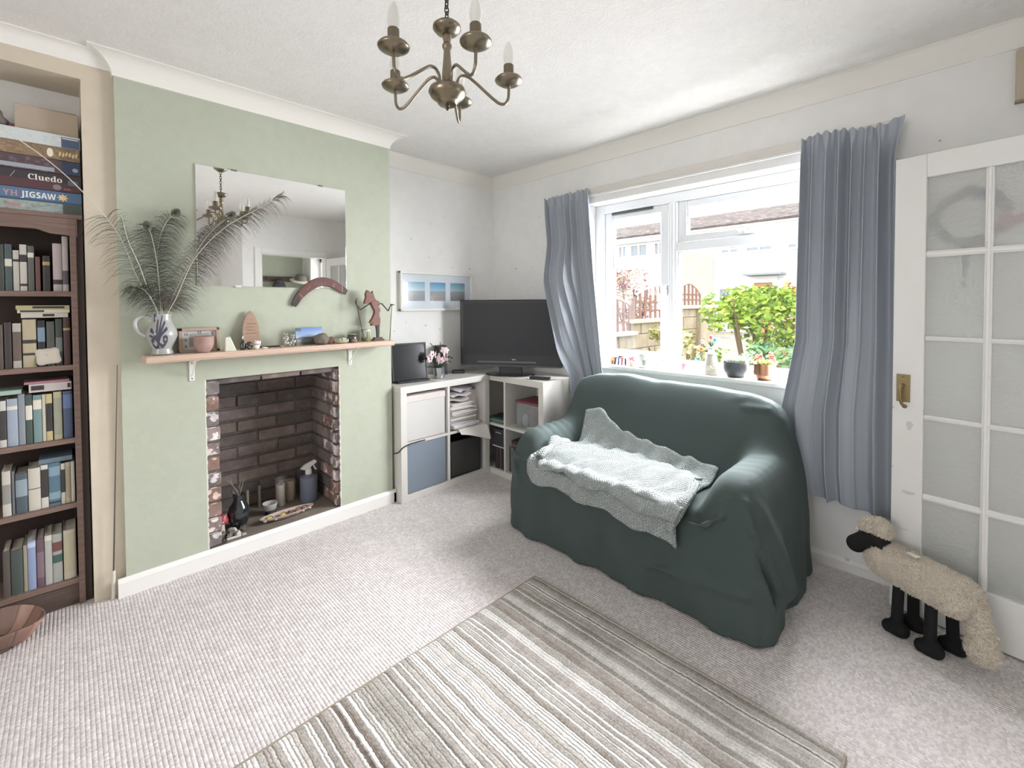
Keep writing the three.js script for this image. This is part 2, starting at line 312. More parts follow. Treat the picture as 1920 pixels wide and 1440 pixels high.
  // doorway architrave
  struct('trim_3', merge([box(3.452, 3.47, 0, 2.0, 1.06, 1.125, 0.004), box(3.452, 3.47, 1.935, 2.0, 0.30, 1.06, 0.004), box(3.452, 3.47, 0, 2.0, 0.235, 0.30, 0.004), box(3.465, 3.57, 0, 1.918, 1.045, 1.0595), box(3.465, 3.57, 1.92, 1.9345, 0.3, 1.0595)]), M.gloss, 'white architrave of the hall doorway', 'door frame');
}
// ---------------------------------------------------------------- windows
{
  const w = struct('window_1', null, null, 'white plastic casement window between the blue curtains', 'window');
  const zf = -0.125, zb = -0.2;
  const bar = (x0, x1, y0, y1, z0 = zb, z1 = zf) => box(x0, x1, y0, y1, z0, z1, 0.006, 2);
  part(w, 'frame', merge([bar(0.985, 1.058, 0.886, 2.03), bar(2.445, 2.52, 0.886, 2.03), bar(1.058, 2.445, 1.968, 2.03), bar(1.058, 2.445, 0.885, 0.928)]), M.upvc);
  part(w, 'mullion', merge([bar(1.552, 1.612, 0.928, 1.968), box(1.571, 1.593, 0.93, 1.972, zf - 0.005, zf + 0.008, 0.004)]), M.upvc);
  part(w, 'transom', bar(1.612, 2.445, 1.645, 1.705), M.upvc);
  function sash(x0, x1, y0, y1, t, name) {
    const s = part(w, name, merge([bar(x0, x0 + t, y0, y1, -0.195, -0.142), bar(x1 - t, x1, y0, y1, -0.195, -0.142), bar(x0 + t, x1 - t, y1 - t * 0.8, y1, -0.195, -0.142), bar(x0 + t, x1 - t, y0, y0 + t * 0.8, -0.195, -0.142)]), M.upvc);
    part(s, 'glass', sheet(x0 + t - 0.004, x1 - t + 0.004, y0 + t * 0.8 - 0.004, y1 - t * 0.8 + 0.004, -0.17), M.glass);
    part(s, 'gasket', merge([box(x0 + t - 0.001, x0 + t + 0.004, y0 + t * 0.8, y1 - t * 0.8, -0.168, -0.15), box(x1 - t - 0.004, x1 - t + 0.001, y0 + t * 0.8, y1 - t * 0.8, -0.168, -0.15)]), mat(0x55585a, 0.6));
    return s;
  }
  const sl = sash(1.0585, 1.5515, 0.9285, 1.9675, 0.062, 'sash');
  const st = sash(1.6125, 2.4445, 1.7055, 1.9675, 0.056, 'sash');
  part(w, 'glass', sheet(1.61, 2.447, 0.926, 1.648, -0.17), M.glass);
  part(w, 'bead', merge([bar(1.6125, 1.624, 0.9285, 1.6445, -0.168, -0.14), bar(1.624, 2.4445, 0.9285, 0.942, -0.168, -0.14), bar(1.624, 2.4445, 1.634, 1.6445, -0.168, -0.14)]), M.upvc);
  // handles and trickle vent
  part(sl, 'handle', merge([box(1.528, 1.546, 1.36, 1.43, -0.142, -0.126, 0.004), tube([[1.537, 1.40, -0.128], [1.53, 1.39, -0.105], [1.512, 1.36, -0.098], [1.506, 1.31, -0.098], [1.51, 1.27, -0.1]], 0.008, 20, 8)]), M.upvc);
  part(st, 'handle', merge([box(1.98, 2.07, 1.715, 1.736, -0.142, -0.126, 0.004), tube([[2.02, 1.725, -0.128], [2.035, 1.728, -0.105], [2.07, 1.745, -0.098], [2.11, 1.752, -0.098], [2.17, 1.752, -0.1]], 0.008, 20, 8)]), M.upvc);
  part(sl, 'trickle_vent', box(1.12, 1.44, 1.948, 1.966, -0.142, -0.128, 0.004), mat(0x4c514d, 0.5), 'dark trickle vent');
  struct('trim_4', box(0.94, 2.565, 0.858, 0.886, -0.2, 0.032, 0.008), M.gloss, 'white window sill board', 'window sill');
  // hall and rear glazing
  const h = struct('window_2', null, null, 'glazed front door panel in the hall', 'window');
  part(h, 'frame', merge([box(4.1, 4.17, 0.12, 2.05, -0.2, -0.14), box(4.68, 4.75, 0.12, 2.05, -0.2, -0.14), box(4.1, 4.75, 1.98, 2.05, -0.2, -0.14), box(4.1, 4.75, 0.12, 0.3, -0.2, -0.14)]), M.upvc);
  part(h, 'glass', sheet(4.165, 4.685, 0.29, 1.985, -0.17), M.glass);
  const r = struct('window_3', null, null, 'casement window in the rear wall', 'window');
  part(r, 'frame', merge([box(1.55, 1.62, 0.85, 2.05, 5.46, 5.53), box(2.88, 2.95, 0.85, 2.05, 5.46, 5.53), box(1.55, 2.95, 1.98, 2.05, 5.46, 5.53), box(1.55, 2.95, 0.85, 0.92, 5.46, 5.53), box(2.22, 2.28, 0.9, 2.0, 5.46, 5.53)]), M.upvc);
  part(r, 'glass', sheet(1.615, 2.885, 0.915, 1.985, 5.497), M.glass);
}
// ---------------------------------------------------------------- sofa under a green throw
const sofaTop = (() => {
  const hump = [[1.0, 0.60], [1.05, 0.70], [1.10, 0.81], [1.23, 0.850], [1.47, 0.872], [1.63, 0.855], [1.80, 0.856], [2.0, 0.856], [2.17, 0.840], [2.27, 0.820], [2.32, 0.76], [2.37, 0.62], [2.42, 0.5]];
  const bend = (x) => { let s = 0; for (let k = -3; k <= 3; k++) s += interp(hump, x + k * 0.012); return s / 7; };
  return (x, z) => {
    const seat = 0.435 + 0.012 * Math.sin((x - 1.2) * 3.2) - 0.02 * sstep(0.78, 0.88, z);
    const hb = bend(x);
    let back = hb - Math.pow(Math.max(0, z - 0.235), 1.25) * 2.25 - Math.pow(Math.max(0, 0.17 - z), 2) * 6;
    back += 0.006 * N3(x * 7, z * 5, 1);
    const armProfile = (c, h, w, x) => h - Math.pow(Math.abs(x - c) / w, 3.2) * 0.16;
    const fall = 0.05 * sstep(0.72, 0.9, z) + 0.03 * (1 - sstep(0.2, 0.6, z)) * 0;
    const la = armProfile(1.145, 0.575, 0.135, x) - fall * 1.5 - 0.05 * (1 - sstep(0.40, 0.62, z)) * 0;
    const ra = armProfile(2.285, 0.612, 0.135, x) - fall;
    // stretched cloth: gathered pleats where the throw runs over the arms
    const pleat = (x0) => 0.0032 * Math.sin(z * 95 + Math.sin(x * 30) * 1.5 + x0) * sstep(0.42, 0.5, z) * (1 - sstep(0.66, 0.78, z));
    let h = smax(seat, back, 0.10);
    h = smax(h, la + pleat(0) * 1.2, 0.09); h = smax(h, ra + pleat(2) * 0.25, 0.10);
    return h;
  };
})();
{
  const RIDGES = [
    [[[1.075, 0.47, 0.858], [1.13, 0.432, 0.872], [1.24, 0.432, 0.866]], 0.006, 0.025], [[[1.08, 0.45, 0.862], [1.12, 0.38, 0.876], [1.15, 0.29, 0.872]], 0.006, 0.025],
    [[[2.07, 0.392, 0.872], [2.2, 0.415, 0.876], [2.26, 0.47, 0.87], [2.275, 0.53, 0.85]], 0.006, 0.025], [[[2.34, 0.54, 0.84], [2.375, 0.44, 0.86], [2.42, 0.2, 0.74]], 0.006, 0.03],
    [[[2.06, 0.80, 0.255], [2.13, 0.815, 0.245], [2.2, 0.83, 0.215]], 0.006, 0.025], [[[2.16, 0.785, 0.275], [2.25, 0.785, 0.26], [2.3, 0.75, 0.25]], 0.006, 0.025]];
  const F = (x, y, z) => {
    const h = sofaTop(x, z), e = 0.012;
    const gx = (sofaTop(x + e, z) - sofaTop(x - e, z)) / (2 * e), gz = (sofaTop(x, z + e) - sofaTop(x, z - e)) / (2 * e);
    const top = (y - h) / Math.sqrt(1 + gx * gx + gz * gz);
    const low = 1 - sstep(0.0, 0.5, y), mid = 1 - sstep(0.3, 0.62, y);
    // hanging folds: front sweeps in slanted folds, the sides hang straighter
    const front = low * (0.012 * Math.sin(x * 17 + y * 9 + 1.2 * Math.sin(x * 4)) + 0.007 * Math.sin(x * 37 - y * 6)) + 0.010 * N3(x * 5 + y * 3, y * 5 - x * 2, 2);
    const side = low * (0.014 * Math.sin(z * 19 + y * 4) + 0.006 * Math.sin(z * 41)) + 0.008 * N3(z * 6, y * 5, 9);
    const x0 = 1.052 - 0.02 * low, x1 = 2.392 + 0.02 * low + 0.012 * mid, z0 = 0.10, z1 = 0.857 + 0.022 * low;
    const cx = (x0 + x1) / 2, cz = (z0 + z1) / 2, r = 0.07;
    const wz = sstep(-0.1, 0.1, Math.abs(z - cz) / ((z1 - z0) / 2) - Math.abs(x - cx) / ((x1 - x0) / 2));
    let qx = Math.abs(x - cx) - (x1 - x0) / 2 + r, qz = Math.abs(z - cz) - (z1 - z0) / 2 + r;
    let rect = Math.hypot(Math.max(qx, 0), Math.max(qz, 0)) + Math.min(Math.max(qx, qz), 0) - r - lerp(side, z > cz ? front : 0, wz);
    // bunched corner of cloth hanging from the right arm front
    const t = clamp((0.56 - y) / 0.5, 0, 1);
    const flap = capsule([x, y, z], [2.375, 0.545, 0.80], [2.405, 0.13, 0.585], 0.028, 0.052) ;
    rect = smin(rect, flap, 0.05);
    const groove = capsule([x, y, z], [2.375, 0.46, 0.868], [2.41, 0.16, 0.755], 0.006, 0.02);
    rect = smax(rect, -groove, 0.03);
    // tuck lines under both arm fronts
    const tuckR = capsule([x, y, z], [2.12, 0.425, 0.895], [2.28, 0.50, 0.885], 0.012, 0.02), tuckL = capsule([x, y, z], [1.10, 0.455, 0.885], [1.26, 0.425, 0.89], 0.014, 0.012);
    let d = smax(top, rect, 0.085);
    d = smax(d, -tuckR, 0.02); d = smax(d, -tuckL, 0.02);
    // ridge of cloth along the front hem and a lifted right hem
    const hem = capsule([x, y, z], [1.95, 0.15, 0.88], [2.36, 0.19, 0.865], 0.004, 0.012);
    d = smin(d, hem, 0.03);
    // pinched ridges of cloth, blended into the surface
    for (const [pts, r, k] of RIDGES) { if (Math.abs(x - pts[0][0]) > 0.4) continue; for (let i = 1; i < pts.length; i++) d = smin(d, capsule([x, y, z], pts[i - 1], pts[i], r), k); }
    return Math.max(d, 0.004 - y);
  };
  const g = nets(F, [0.97, -0.008, 0.05], [2.50, 0.93, 0.96], 0.0115);
  const weave = tex(256, 256, (u, v) => 0.5 + 0.25 * Math.sin(u * 2 * Math.PI * 50) + 0.25 * Math.sin(v * 2 * Math.PI * 50), false, 0.08);
  const s = thing('sofa', 'two-seat sofa hidden under a dark green draped throw, in front of the window', 'sofa');
  part(s, 'throw_cover', g, phys(0x434f4d, 0.85, { sheen: 0.35, sheenRoughness: 0.45, sheenColor: new THREE.Color(0.32, 0.40, 0.38), bumpMap: weave, bumpScale: 0.0004 }), 'dark green cotton throw');
}
// knitted blanket on the seat
{
  const knit = tex(512, 512, (u, v) => { const a = Math.sin(u * 2 * Math.PI * 12), b = Math.sin(v * 2 * Math.PI * 12), c = Math.abs(Math.sin((u * 24 + v * 12) * Math.PI)); return 0.35 + 0.4 * Math.max(a * b, -0.6) + 0.22 * c * Math.abs(b) + 0.06 * fbm(u, v, 40, 2); }, false, 0.155);
  const m = mat(0xbec5c3, 0.95, { bumpMap: knit, bumpScale: 0.014 });
  const path = (x, s, lift, hang) => {                // s: metres forward from the back of the seat
    const zc = 0.43, edge = 0.855 - zc, y0 = (z) => sofaTop(x, z) + lift;
    if (s < edge) return V(x, y0(zc + s), zc + s);
    const r = 0.03, a = Math.min((s - edge) / r, Math.PI / 2), top = y0(0.855);
    const d = s - edge - a * r;
    return V(x, top - r + Math.cos(a) * r - d, 0.862 + Math.sin(a) * r + lift * 0.6 + d * 0.03);
  };
  function layer(lift, x0, x1, sTop, sEnd, ph, amp) {
    return shell((u, v) => {
      const e0 = sTop(u), e1 = sEnd(u), s = lerp(e0, e1, v);
      const x = lerp(x0(v), x1(v), u);
      const p = path(x, s, lift, 0);
      // long soft ridges running from left to right, gathered towards both ends
      const rg = Math.sin(s * 24 + ph + 2.2 * N3(x * 3, s * 3, ph)) * 0.5 + 0.5, g2 = N3(x * 9, s * 11, ph + 3);
      const hgt = amp * (0.4 + 0.6 * Math.abs(2 * u - 1)) * rg + 0.014 * g2 + 0.006 * Math.sin(x * 55 + s * 30 + 3 * g2);
      const onTop = 1 - sstep(0.42, 0.50, s);
      p.y += hgt * onTop; p.z += (1 - onTop) * (hgt * 0.6) ;
      return p;
    }, 130, 64, 0.011);
  }
  const lower = layer(0.013, (v) => 1.275 + 0.03 * Math.sin(v * 5), (v) => 2.10 - 0.02 * Math.sin(v * 4) - 0.02 * v, (u) => -0.01 - 0.04 * Math.exp(-Math.pow((u - 0.10) / 0.13, 2)) + 0.05 * u, (u) => 0.525 + 0.012 * Math.sin(u * 19) + 0.055 * u, 0.3, 0.018);
  const upper = layer(0.042, (v) => 1.295 + 0.03 * Math.sin(v * 7 + 1), (v) => 2.09 - 0.03 * Math.sin(v * 5 + 1), (u) => 0.07 + 0.06 * u + 0.02 * Math.sin(u * 9), (u) => 0.462 + 0.014 * Math.sin(u * 17 + 1) + 0.05 * u, 2.0, 0.032);
  const roll = shell((u, v) => { const a = v * Math.PI * 1.9, r = 0.022 + 0.007 * Math.sin(u * 12), c = curve([[2.02, 0.475, 0.60], [2.07, 0.49, 0.70], [2.10, 0.485, 0.80], [2.09, 0.46, 0.875], [2.075, 0.40, 0.915], [2.07, 0.35, 0.918]]).getPoint(u); return V(c.x + Math.cos(a) * r, c.y + Math.sin(a) * r * 0.8, c.z + Math.sin(a) * 0.008); }, 50, 24, 0.008);
  const corner = shell((u, v) => { const x = 1.285 + u * 0.22, t = v; return V(x + 0.03 * t, 0.465 + t * 0.088 * (1 - Math.abs(u - 0.25) * 1.0) + 0.007 * Math.sin(u * 20 + t * 3), 0.475 - t * 0.055 + 0.008 * Math.sin(u * 26 + 2)); }, 30, 20, 0.010);
  const lump = shell((u, v) => { const a = v * Math.PI * 1.7 + 0.4, r = 0.026 + 0.008 * Math.sin(u * 9); const c = curve([[1.285, 0.485, 0.60], [1.285, 0.495, 0.70], [1.29, 0.485, 0.79], [1.295, 0.455, 0.865]]).getPoint(u); return V(c.x + Math.cos(a) * r, c.y + Math.sin(a) * r, c.z); }, 40, 22, 0.009);
  const b = thing('blanket', 'pale grey-green chunky knitted blanket bunched on the sofa seat', 'blanket');
  part(b, 'folded_blanket', merge([lower, upper, roll, corner, lump]), m);
}
// ---------------------------------------------------------------- curtains
const curtainMat = phys(0xa6acb4, 0.9, { sheen: 0.15, sheenRoughness: 0.5, bumpMap: tex(128, 128, (u, v) => 0.5 + 0.25 * Math.sin(u * 2 * Math.PI * 32) + 0.25 * Math.sin(v * 2 * Math.PI * 32), false, 0.06), bumpScale: 0.0004 });
function curtain(label, yTop, yBot, left, right, z0, folds, ph, depth, extra) {
  const c = thing('curtain', label, 'curtain', [0, 0, 0], 0);
  const g = shell((u, v) => {
    const y = lerp(yTop(u), yBot(u), v), gather = sstep(0, 0.07, v), xl = interp(left, y), xr = interp(right, y);
    const uu = u + 0.012 * Math.sin(u * 23 + ph) * gather;
    const wv = uu * folds * 2 * Math.PI + ph + 0.5 * Math.sin(uu * 7 + ph * 2) + 0.5 * Math.sin(v * 2 + uu * 9);
    const A = depth * (0.35 + 0.65 * gather) * (0.75 + 0.25 * Math.sin(uu * 13 + ph));
    let f = Math.sin(wv + 0.35 * Math.sin(wv));
    // the cloth relaxes downward: some folds merge
    f = lerp(f, Math.sin(wv * 0.62 + ph) + 0.3 * Math.sin(wv * 1.3), sstep(0.15, 0.8, v) * 0.55);
    const ruffle = (1 - gather) * 0.005 * Math.sin(u * 110);
    const p = V(lerp(xl, xr, uu) + 0.006 * Math.cos(wv) * gather, y + (1 - sstep(0, 0.02, v)) * 0.008 * Math.sin(wv * 1.5), z0(y) + A * 0.5 * f + ruffle);
    if (extra) extra(p, u, v);
    return p;
  }, 170, 110, 0.003);
  part(c, 'cloth', g, curtainMat);
  return c;
}
{
  const l = curtain('slate blue curtain at the left of the window, beside the television', (u) => 2.112 + 0.012 * u, (u) => 0.36, [[0.3, 1.0], [0.66, 0.955], [0.80, 0.945], [1.0, 0.865], [1.3, 0.785], [1.5, 0.735], [1.7, 0.695], [2.0, 0.665], [2.12, 0.65]], [[0.3, 1.24], [0.87, 1.165], [1.5, 1.10], [2.12, 1.055]], (y) => 0.062, 7, 0.4, 0.062,
    (p) => { p.z += 0.105 * (1 - sstep(0.88, 1.02, p.x)) * (1 - sstep(1.42, 1.8, p.y)); });
  const r = curtain('wide slate blue curtain at the right of the window, beside the glazed door', (u) => 2.118 + 0.012 * Math.sin(u * 6), (u) => 0.365 - 0.035 * u, [[0.3, 2.305], [0.5, 2.275], [0.78, 2.268], [1.12, 2.325], [2.12, 2.345]], [[0.3, 2.70], [1.9, 2.70], [2.12, 2.705]], (y) => 0.074, 7, 1.7, 0.07,
    (p, u, v) => { if (u > 0.86) { const k = (u - 0.86) / 0.14 * (1 - sstep(0.0, 0.09, v)); p.x += 0.028 * k; p.z += 0.05 * k; } });
  // heading tape seam
  for (const [c, x0, x1, z, n] of [[l, 0.66, 1.05, 0.064, 22], [r, 2.35, 2.69, 0.075, 26]]) {
    const hooks = []; for (let i = 0; i < 9; i++) { const x = lerp(x0, x1, (i + 0.5) / 9); hooks.push(tube([[x, 2.055, z - 0.028], [x, 2.075, z - 0.032], [x, 2.09, z - 0.036]], 0.0025, 8, 6)); }
    part(c, 'hook', merge(hooks), M.white);
  }
  const t = thing('curtain_rail', 'white curtain track fixed above the window', 'curtain rail');
  part(t, 'batten', box(0.66, 2.70, 2.088, 2.135, 0.0, 0.018, 0.003), mat(0xdedad2, 0.6));
  part(t, 'track', merge([box(0.66, 2.70, 2.072, 2.0855, 0.018, 0.03, 0.002), box(0.66, 2.70, 2.086, 2.0875, 0.0, 0.032)]), M.gloss);
}
// ---------------------------------------------------------------- glazed door
{
  const d = thing('glazed_door', 'white painted fifteen-pane door standing open beside the curtain', 'door', [2.7096, 0.008, 0.1906], -0.1466);
  // local x along the leaf, +z towards the room
  const W = 0.738, H = 1.9, T = 0.036, s = 0.099, pw = 0.164, mb = 0.0233;
  const paint = mat(0xffffff, 0.45, { map: tex(256, 512, (u, v) => { const n = (fbm(u, v, 4, 4) - 0.5) * 0.03, sc = pnoise(u * 14, v * 60, 14, 60) > 0.93 && fbm(u, v, 5, 2) > 0.55 ? 0.10 : 0; const b = 0.905 + n - sc; return [b, b - 0.006, b - 0.02]; }, true, 0.8, 1.9) });
  const rows = [[0.200, 0.489], [0.516, 0.821], [0.841, 1.146], [1.164, 1.483], [1.509, 1.806]];
  const bx = (x0, x1, y0, y1, z0 = -T, z1 = 0, b = 0.003) => box(x0, x1, y0, y1, z0, z1, b, 2);
  part(d, 'stile', muv(bx(0, s, 0, H)), paint); part(d, 'stile', muv(bx(W - s, W, 0, H)), paint);
  part(d, 'top_rail', muv(bx(s, W - s, 1.806, H)), paint); part(d, 'bottom_rail', muv(bx(s, W - s, 0, 0.2)), paint);
  for (let i = 1; i < 3; i++) { const x = s + i * pw + (i - 1) * mb; part(d, 'glazing_bar', merge([bx(x, x + mb, 0.2, 1.806, -T + 0.004, -0.004, 0.004), bx(x + 0.006, x + mb - 0.006, 0.2, 1.806, -T, 0, 0.003)]), paint); }
  for (let r = 0; r < 4; r++) part(d, 'glazing_bar', merge([bx(s, W - s, rows[r][1], rows[r + 1][0], -T + 0.005, -0.005, 0.004), bx(s, W - s, rows[r][1] + 0.006, rows[r + 1][0] - 0.006, -T + 0.001, -0.001, 0.003)]), paint);
  const reed = tex(256, 256, (u, v) => 0.6 * fbm(u, v, 10, 3) + 0.4 * fbm(u, v, 36, 2), false, 0.16);
  const frost = phys(0xeceeea, 0.36, { transmission: 0.6, thickness: 0, bumpMap: reed, bumpScale: 0.003, ior: 1.45 });
  for (let r = 0; r < 5; r++) for (let c = 0; c < 3; c++) {
    const x0 = s + c * (pw + mb);
    part(d, 'pane', muv(new THREE.PlaneGeometry(pw + 0.006, rows[r][1] - rows[r][0] + 0.006).translate(x0 + pw / 2, (rows[r][0] + rows[r][1]) / 2, -0.018)), frost, r === 0 && c === 0 ? 'obscured glass pane' : undefined);
  }
  const brass = mat(0x8a7a58, 0.4, { metalness: 0.85 });
  const lp = part(d, 'lock_plate', merge([box(0.014, 0.058, 0.885, 1.0, 0, 0.005, 0.002), ...[0.895, 0.99].map((y) => ball(0.036, y, 0.005, 0.004, 0.004, 0.002))]), brass, 'tarnished brass lock plate');
  part(lp, 'lever', merge([rod([0.036, 0.955, 0.004], [0.036, 0.955, 0.03], 0.007), tube([[0.036, 0.955, 0.03], [0.035, 0.93, 0.04], [0.036, 0.90, 0.04], [0.042, 0.876, 0.036], [0.05, 0.875, 0.034]], 0.0055, 20, 8), ball(0.048, 0.872, 0.035, 0.008)]), brass, 'bent brass lever handle');
  // feather and wool wreath hanging behind the top panes, with its blurred colours
  const w = thing('wreath', 'blurred round wreath of coloured scraps hanging behind the upper door panes', 'wreath', [2.7096, 0.008, 0.1906], -0.1466);
  const ctr = [0.212, 1.635, -0.068], R = 0.098;
  const cols = [[0x7a5f48, 'tan'], [0x23276f, 'blue'], [0x4e3d30, 'brown'], [0x9a2f3e, 'red'], [0x684a5a, 'mauve'], [0x35523f, 'green'], [0x1c4a60, 'teal'], [0x2f2f48, 'slate']];
  part(w, 'ring', new THREE.TorusGeometry(R, 0.010, 8, 40).translate(...ctr), mat(0x5a5148, 0.9));
  reseed(91);
  const scrap = (a, len, c) => { const pts = []; for (let k = 0; k < 5; k++) { const t = (k / 4 - 0.5) * len; pts.push([ctr[0] + Math.cos(a + t) * (R + rr(-0.006, 0.012)), ctr[1] + Math.sin(a + t) * (R + rr(-0.006, 0.012)), ctr[2] + rr(-0.006, 0.01)]); } return tube(pts, 0.019, 14, 7); };
  [[2.2, 0.9, 0], [1.0, 0.6, 1], [1.55, 0.4, 2], [-0.25, 0.5, 3], [0.35, 0.5, 4], [3.2, 0.7, 5], [3.9, 0.6, 6], [4.75, 0.8, 7]].forEach(([a, l, c]) => part(w, 'scrap', scrap(a, l), mat(cols[c][0], 0.95)));
  part(w, 'scrap', slab([[0.215, 1.70], [0.27, 1.745], [0.275, 1.69], [0.245, 1.70]], 0.012, 0.002).translate(0, 0, -0.066), mat(0x23276f, 0.95));
  part(w, 'scrap', slab([[0.295, 1.585], [0.35, 1.63], [0.36, 1.605], [0.30, 1.56]], 0.012, 0.002).translate(0, 0, -0.066), mat(0x9a2f3e, 0.95));
  part(w, 'tassel', merge([rod([0.205, 1.53, -0.064], [0.205, 1.455, -0.064], 0.016, 0.010), rod([0.205, 1.455, -0.064], [0.200, 1.40, -0.064], 0.009, 0.006), ball(0.2, 1.375, -0.062, 0.009)]), mat(0x4f7482, 0.9));
  part(w, 'cord', rod([0.212, 1.73, -0.063], [0.212, 1.885, -0.05], 0.0012), mat(0xb0a898, 0.9));
}
// ---------------------------------------------------------------- rug
{
  reseed(2024);
  const pal = [[0.705, 0.685, 0.655], [0.83, 0.815, 0.795], [0.63, 0.605, 0.575], [0.675, 0.64, 0.615], [0.56, 0.53, 0.495], [0.655, 0.635, 0.605], [0.735, 0.71, 0.685], [0.44, 0.395, 0.365], [0.86, 0.845, 0.83]];
  const wts = [3, 6, 3, 3, 1.6, 3, 2, 1.2, 5], tot = wts.reduce((a, b) => a + b);
  const stripes = []; let s = 0;
  while (s < 1.86) { let k = rnd() * tot, i = 0; while ((k -= wts[i]) > 0) i++; const w = i === 1 || i === 8 ? rr(0.008, 0.014) : i === 7 ? rr(0.003, 0.006) : rr(0.009, 0.024); stripes.push([s, s + w, i, rr(0, 1)]); s += w; }
  const find = new Int32Array(4096); for (let k = 0; k < 4096; k++) { const t = (k / 4096) * 1.8; let j = 0; while (stripes[j][1] < t) j++; find[k] = j; }
  const H = (i, e) => (i === 1 || i === 8 ? 1 : 0.62 + 0.2 * e);
  const sample = (u, v) => { const w = v + (fbm(u, v, 9, 3) - 0.5) * 0.006 + (pnoise(u * 160, v * 20, 160, 20) - 0.5) * 0.0016; const k = clamp(Math.floor(w * 4096), 0, 4095), st = stripes[find[k]], t = (w * 1.8 - st[0]) / (st[1] - st[0]); return { st, t }; };
  const map = tex(1024, 2048, (u, v) => { const { st } = sample(u, v), c = pal[st[2]], n = (pnoise(u * 340, v * 560, 340, 560) - 0.5) * 0.16 + (fbm(u, v, 30, 3) - 0.5) * 0.12 + (st[3] - 0.5) * 0.05; return [c[0] + n, c[1] + n, c[2] + n]; }, true, 1.21, 1.8);
  const bump = tex(1024, 2048, (u, v) => { const { st, t } = sample(u, v); const edge = Math.min(1, Math.min(t, 1 - t) * (st[1] - st[0]) / 0.004); return H(st[2], st[3]) * (0.35 + 0.65 * edge) * 0.8 + 0.2 * pnoise(u * 300, v * 450, 300, 450); }, false, 1.21, 1.8);
  const t = thing('striped_rug', 'striped wool rug in cream, taupe and grey on the carpet', 'rug', [1.491, 0.0, 1.116]);
  const top = new THREE.PlaneGeometry(1.21, 1.8, 60, 360); top.rotateX(-Math.PI / 2); top.translate(0.605, 0.016, 0.9);
  const p = top.attributes.position, uvs = top.attributes.uv;
  for (let i = 0; i < p.count; i++) {
    const x = p.getX(i), z = p.getZ(i), { st, tt } = { ...sample(x / 1.21, clamp(z / 1.8, 0, 0.999)) }, e = Math.min(x, 1.21 - x, z, 1.8 - z);
    p.setY(i, 0.0065 + 0.009 * Math.sqrt(clamp(e / 0.012, 0, 1)) * (0.7 + 0.3 * H(st[2], st[3])) + 0.002 * N3(x * 6, z * 6, 4));
    uvs.setXY(i, x, z);
  }
  top.computeVertexNormals();
  part(t, 'pile', top, mat(0xffffff, 1, { map, bumpMap: bump, bumpScale: 0.006 }));
  part(t, 'backing', box(0.001, 1.209, 0.0005, 0.0095, 0.001, 1.799), mat(0x9a8f80, 1));
}
// ---------------------------------------------------------------- white cube shelving
const cubeWhite = phys(0xd6d3cc, 0.4, { clearcoat: 0.1 });
function cubeShelf(label, pos, turn, w, depth) {      // local: width x (centred), front at z = 0, goes back to -depth
  const o = thing('cube_shelf', label, 'shelf unit', pos, turn, 'white cube shelf units'), h = 0.77, t = 0.046, i = 0.018, hw = w / 2;
  part(o, 'top_panel', box(-hw, hw, h - t, h, -depth, 0, 0.002), cubeWhite); part(o, 'bottom_panel', box(-hw, hw, 0, t, -depth, 0, 0.002), cubeWhite);
  part(o, 'side_panel', box(-hw, -hw + t, t, h - t, -depth, 0, 0.002), cubeWhite); part(o, 'side_panel', box(hw - t, hw, t, h - t, -depth, 0, 0.002), cubeWhite);
  part(o, 'divider', box(-i / 2, i / 2, t, h - t, -depth, -0.001, 0.001), cubeWhite);
  const m = h / 2;
  part(o, 'shelf', box(-hw + t, -i / 2, m - i / 2, m + i / 2, -depth, -0.001, 0.001), cubeWhite); part(o, 'shelf', box(i / 2, hw - t, m - i / 2, m + i / 2, -depth, -0.001, 0.001), cubeWhite);
  part(o, 'back_panel', box(-hw + 0.01, hw - 0.01, 0.01, h - 0.01, -depth, -depth + 0.004), cubeWhite);
  return o;
}
cubeShelf('white four-cube shelf unit against the alcove wall, holding blue and white boxes', [0.345, 0, 0.763], Math.PI / 2, 0.778, 0.335);
cubeShelf('white four-cube shelf unit in the corner under the television, partly behind the sofa', [0.505, 0, 0.368], 0, 0.775, 0.36);
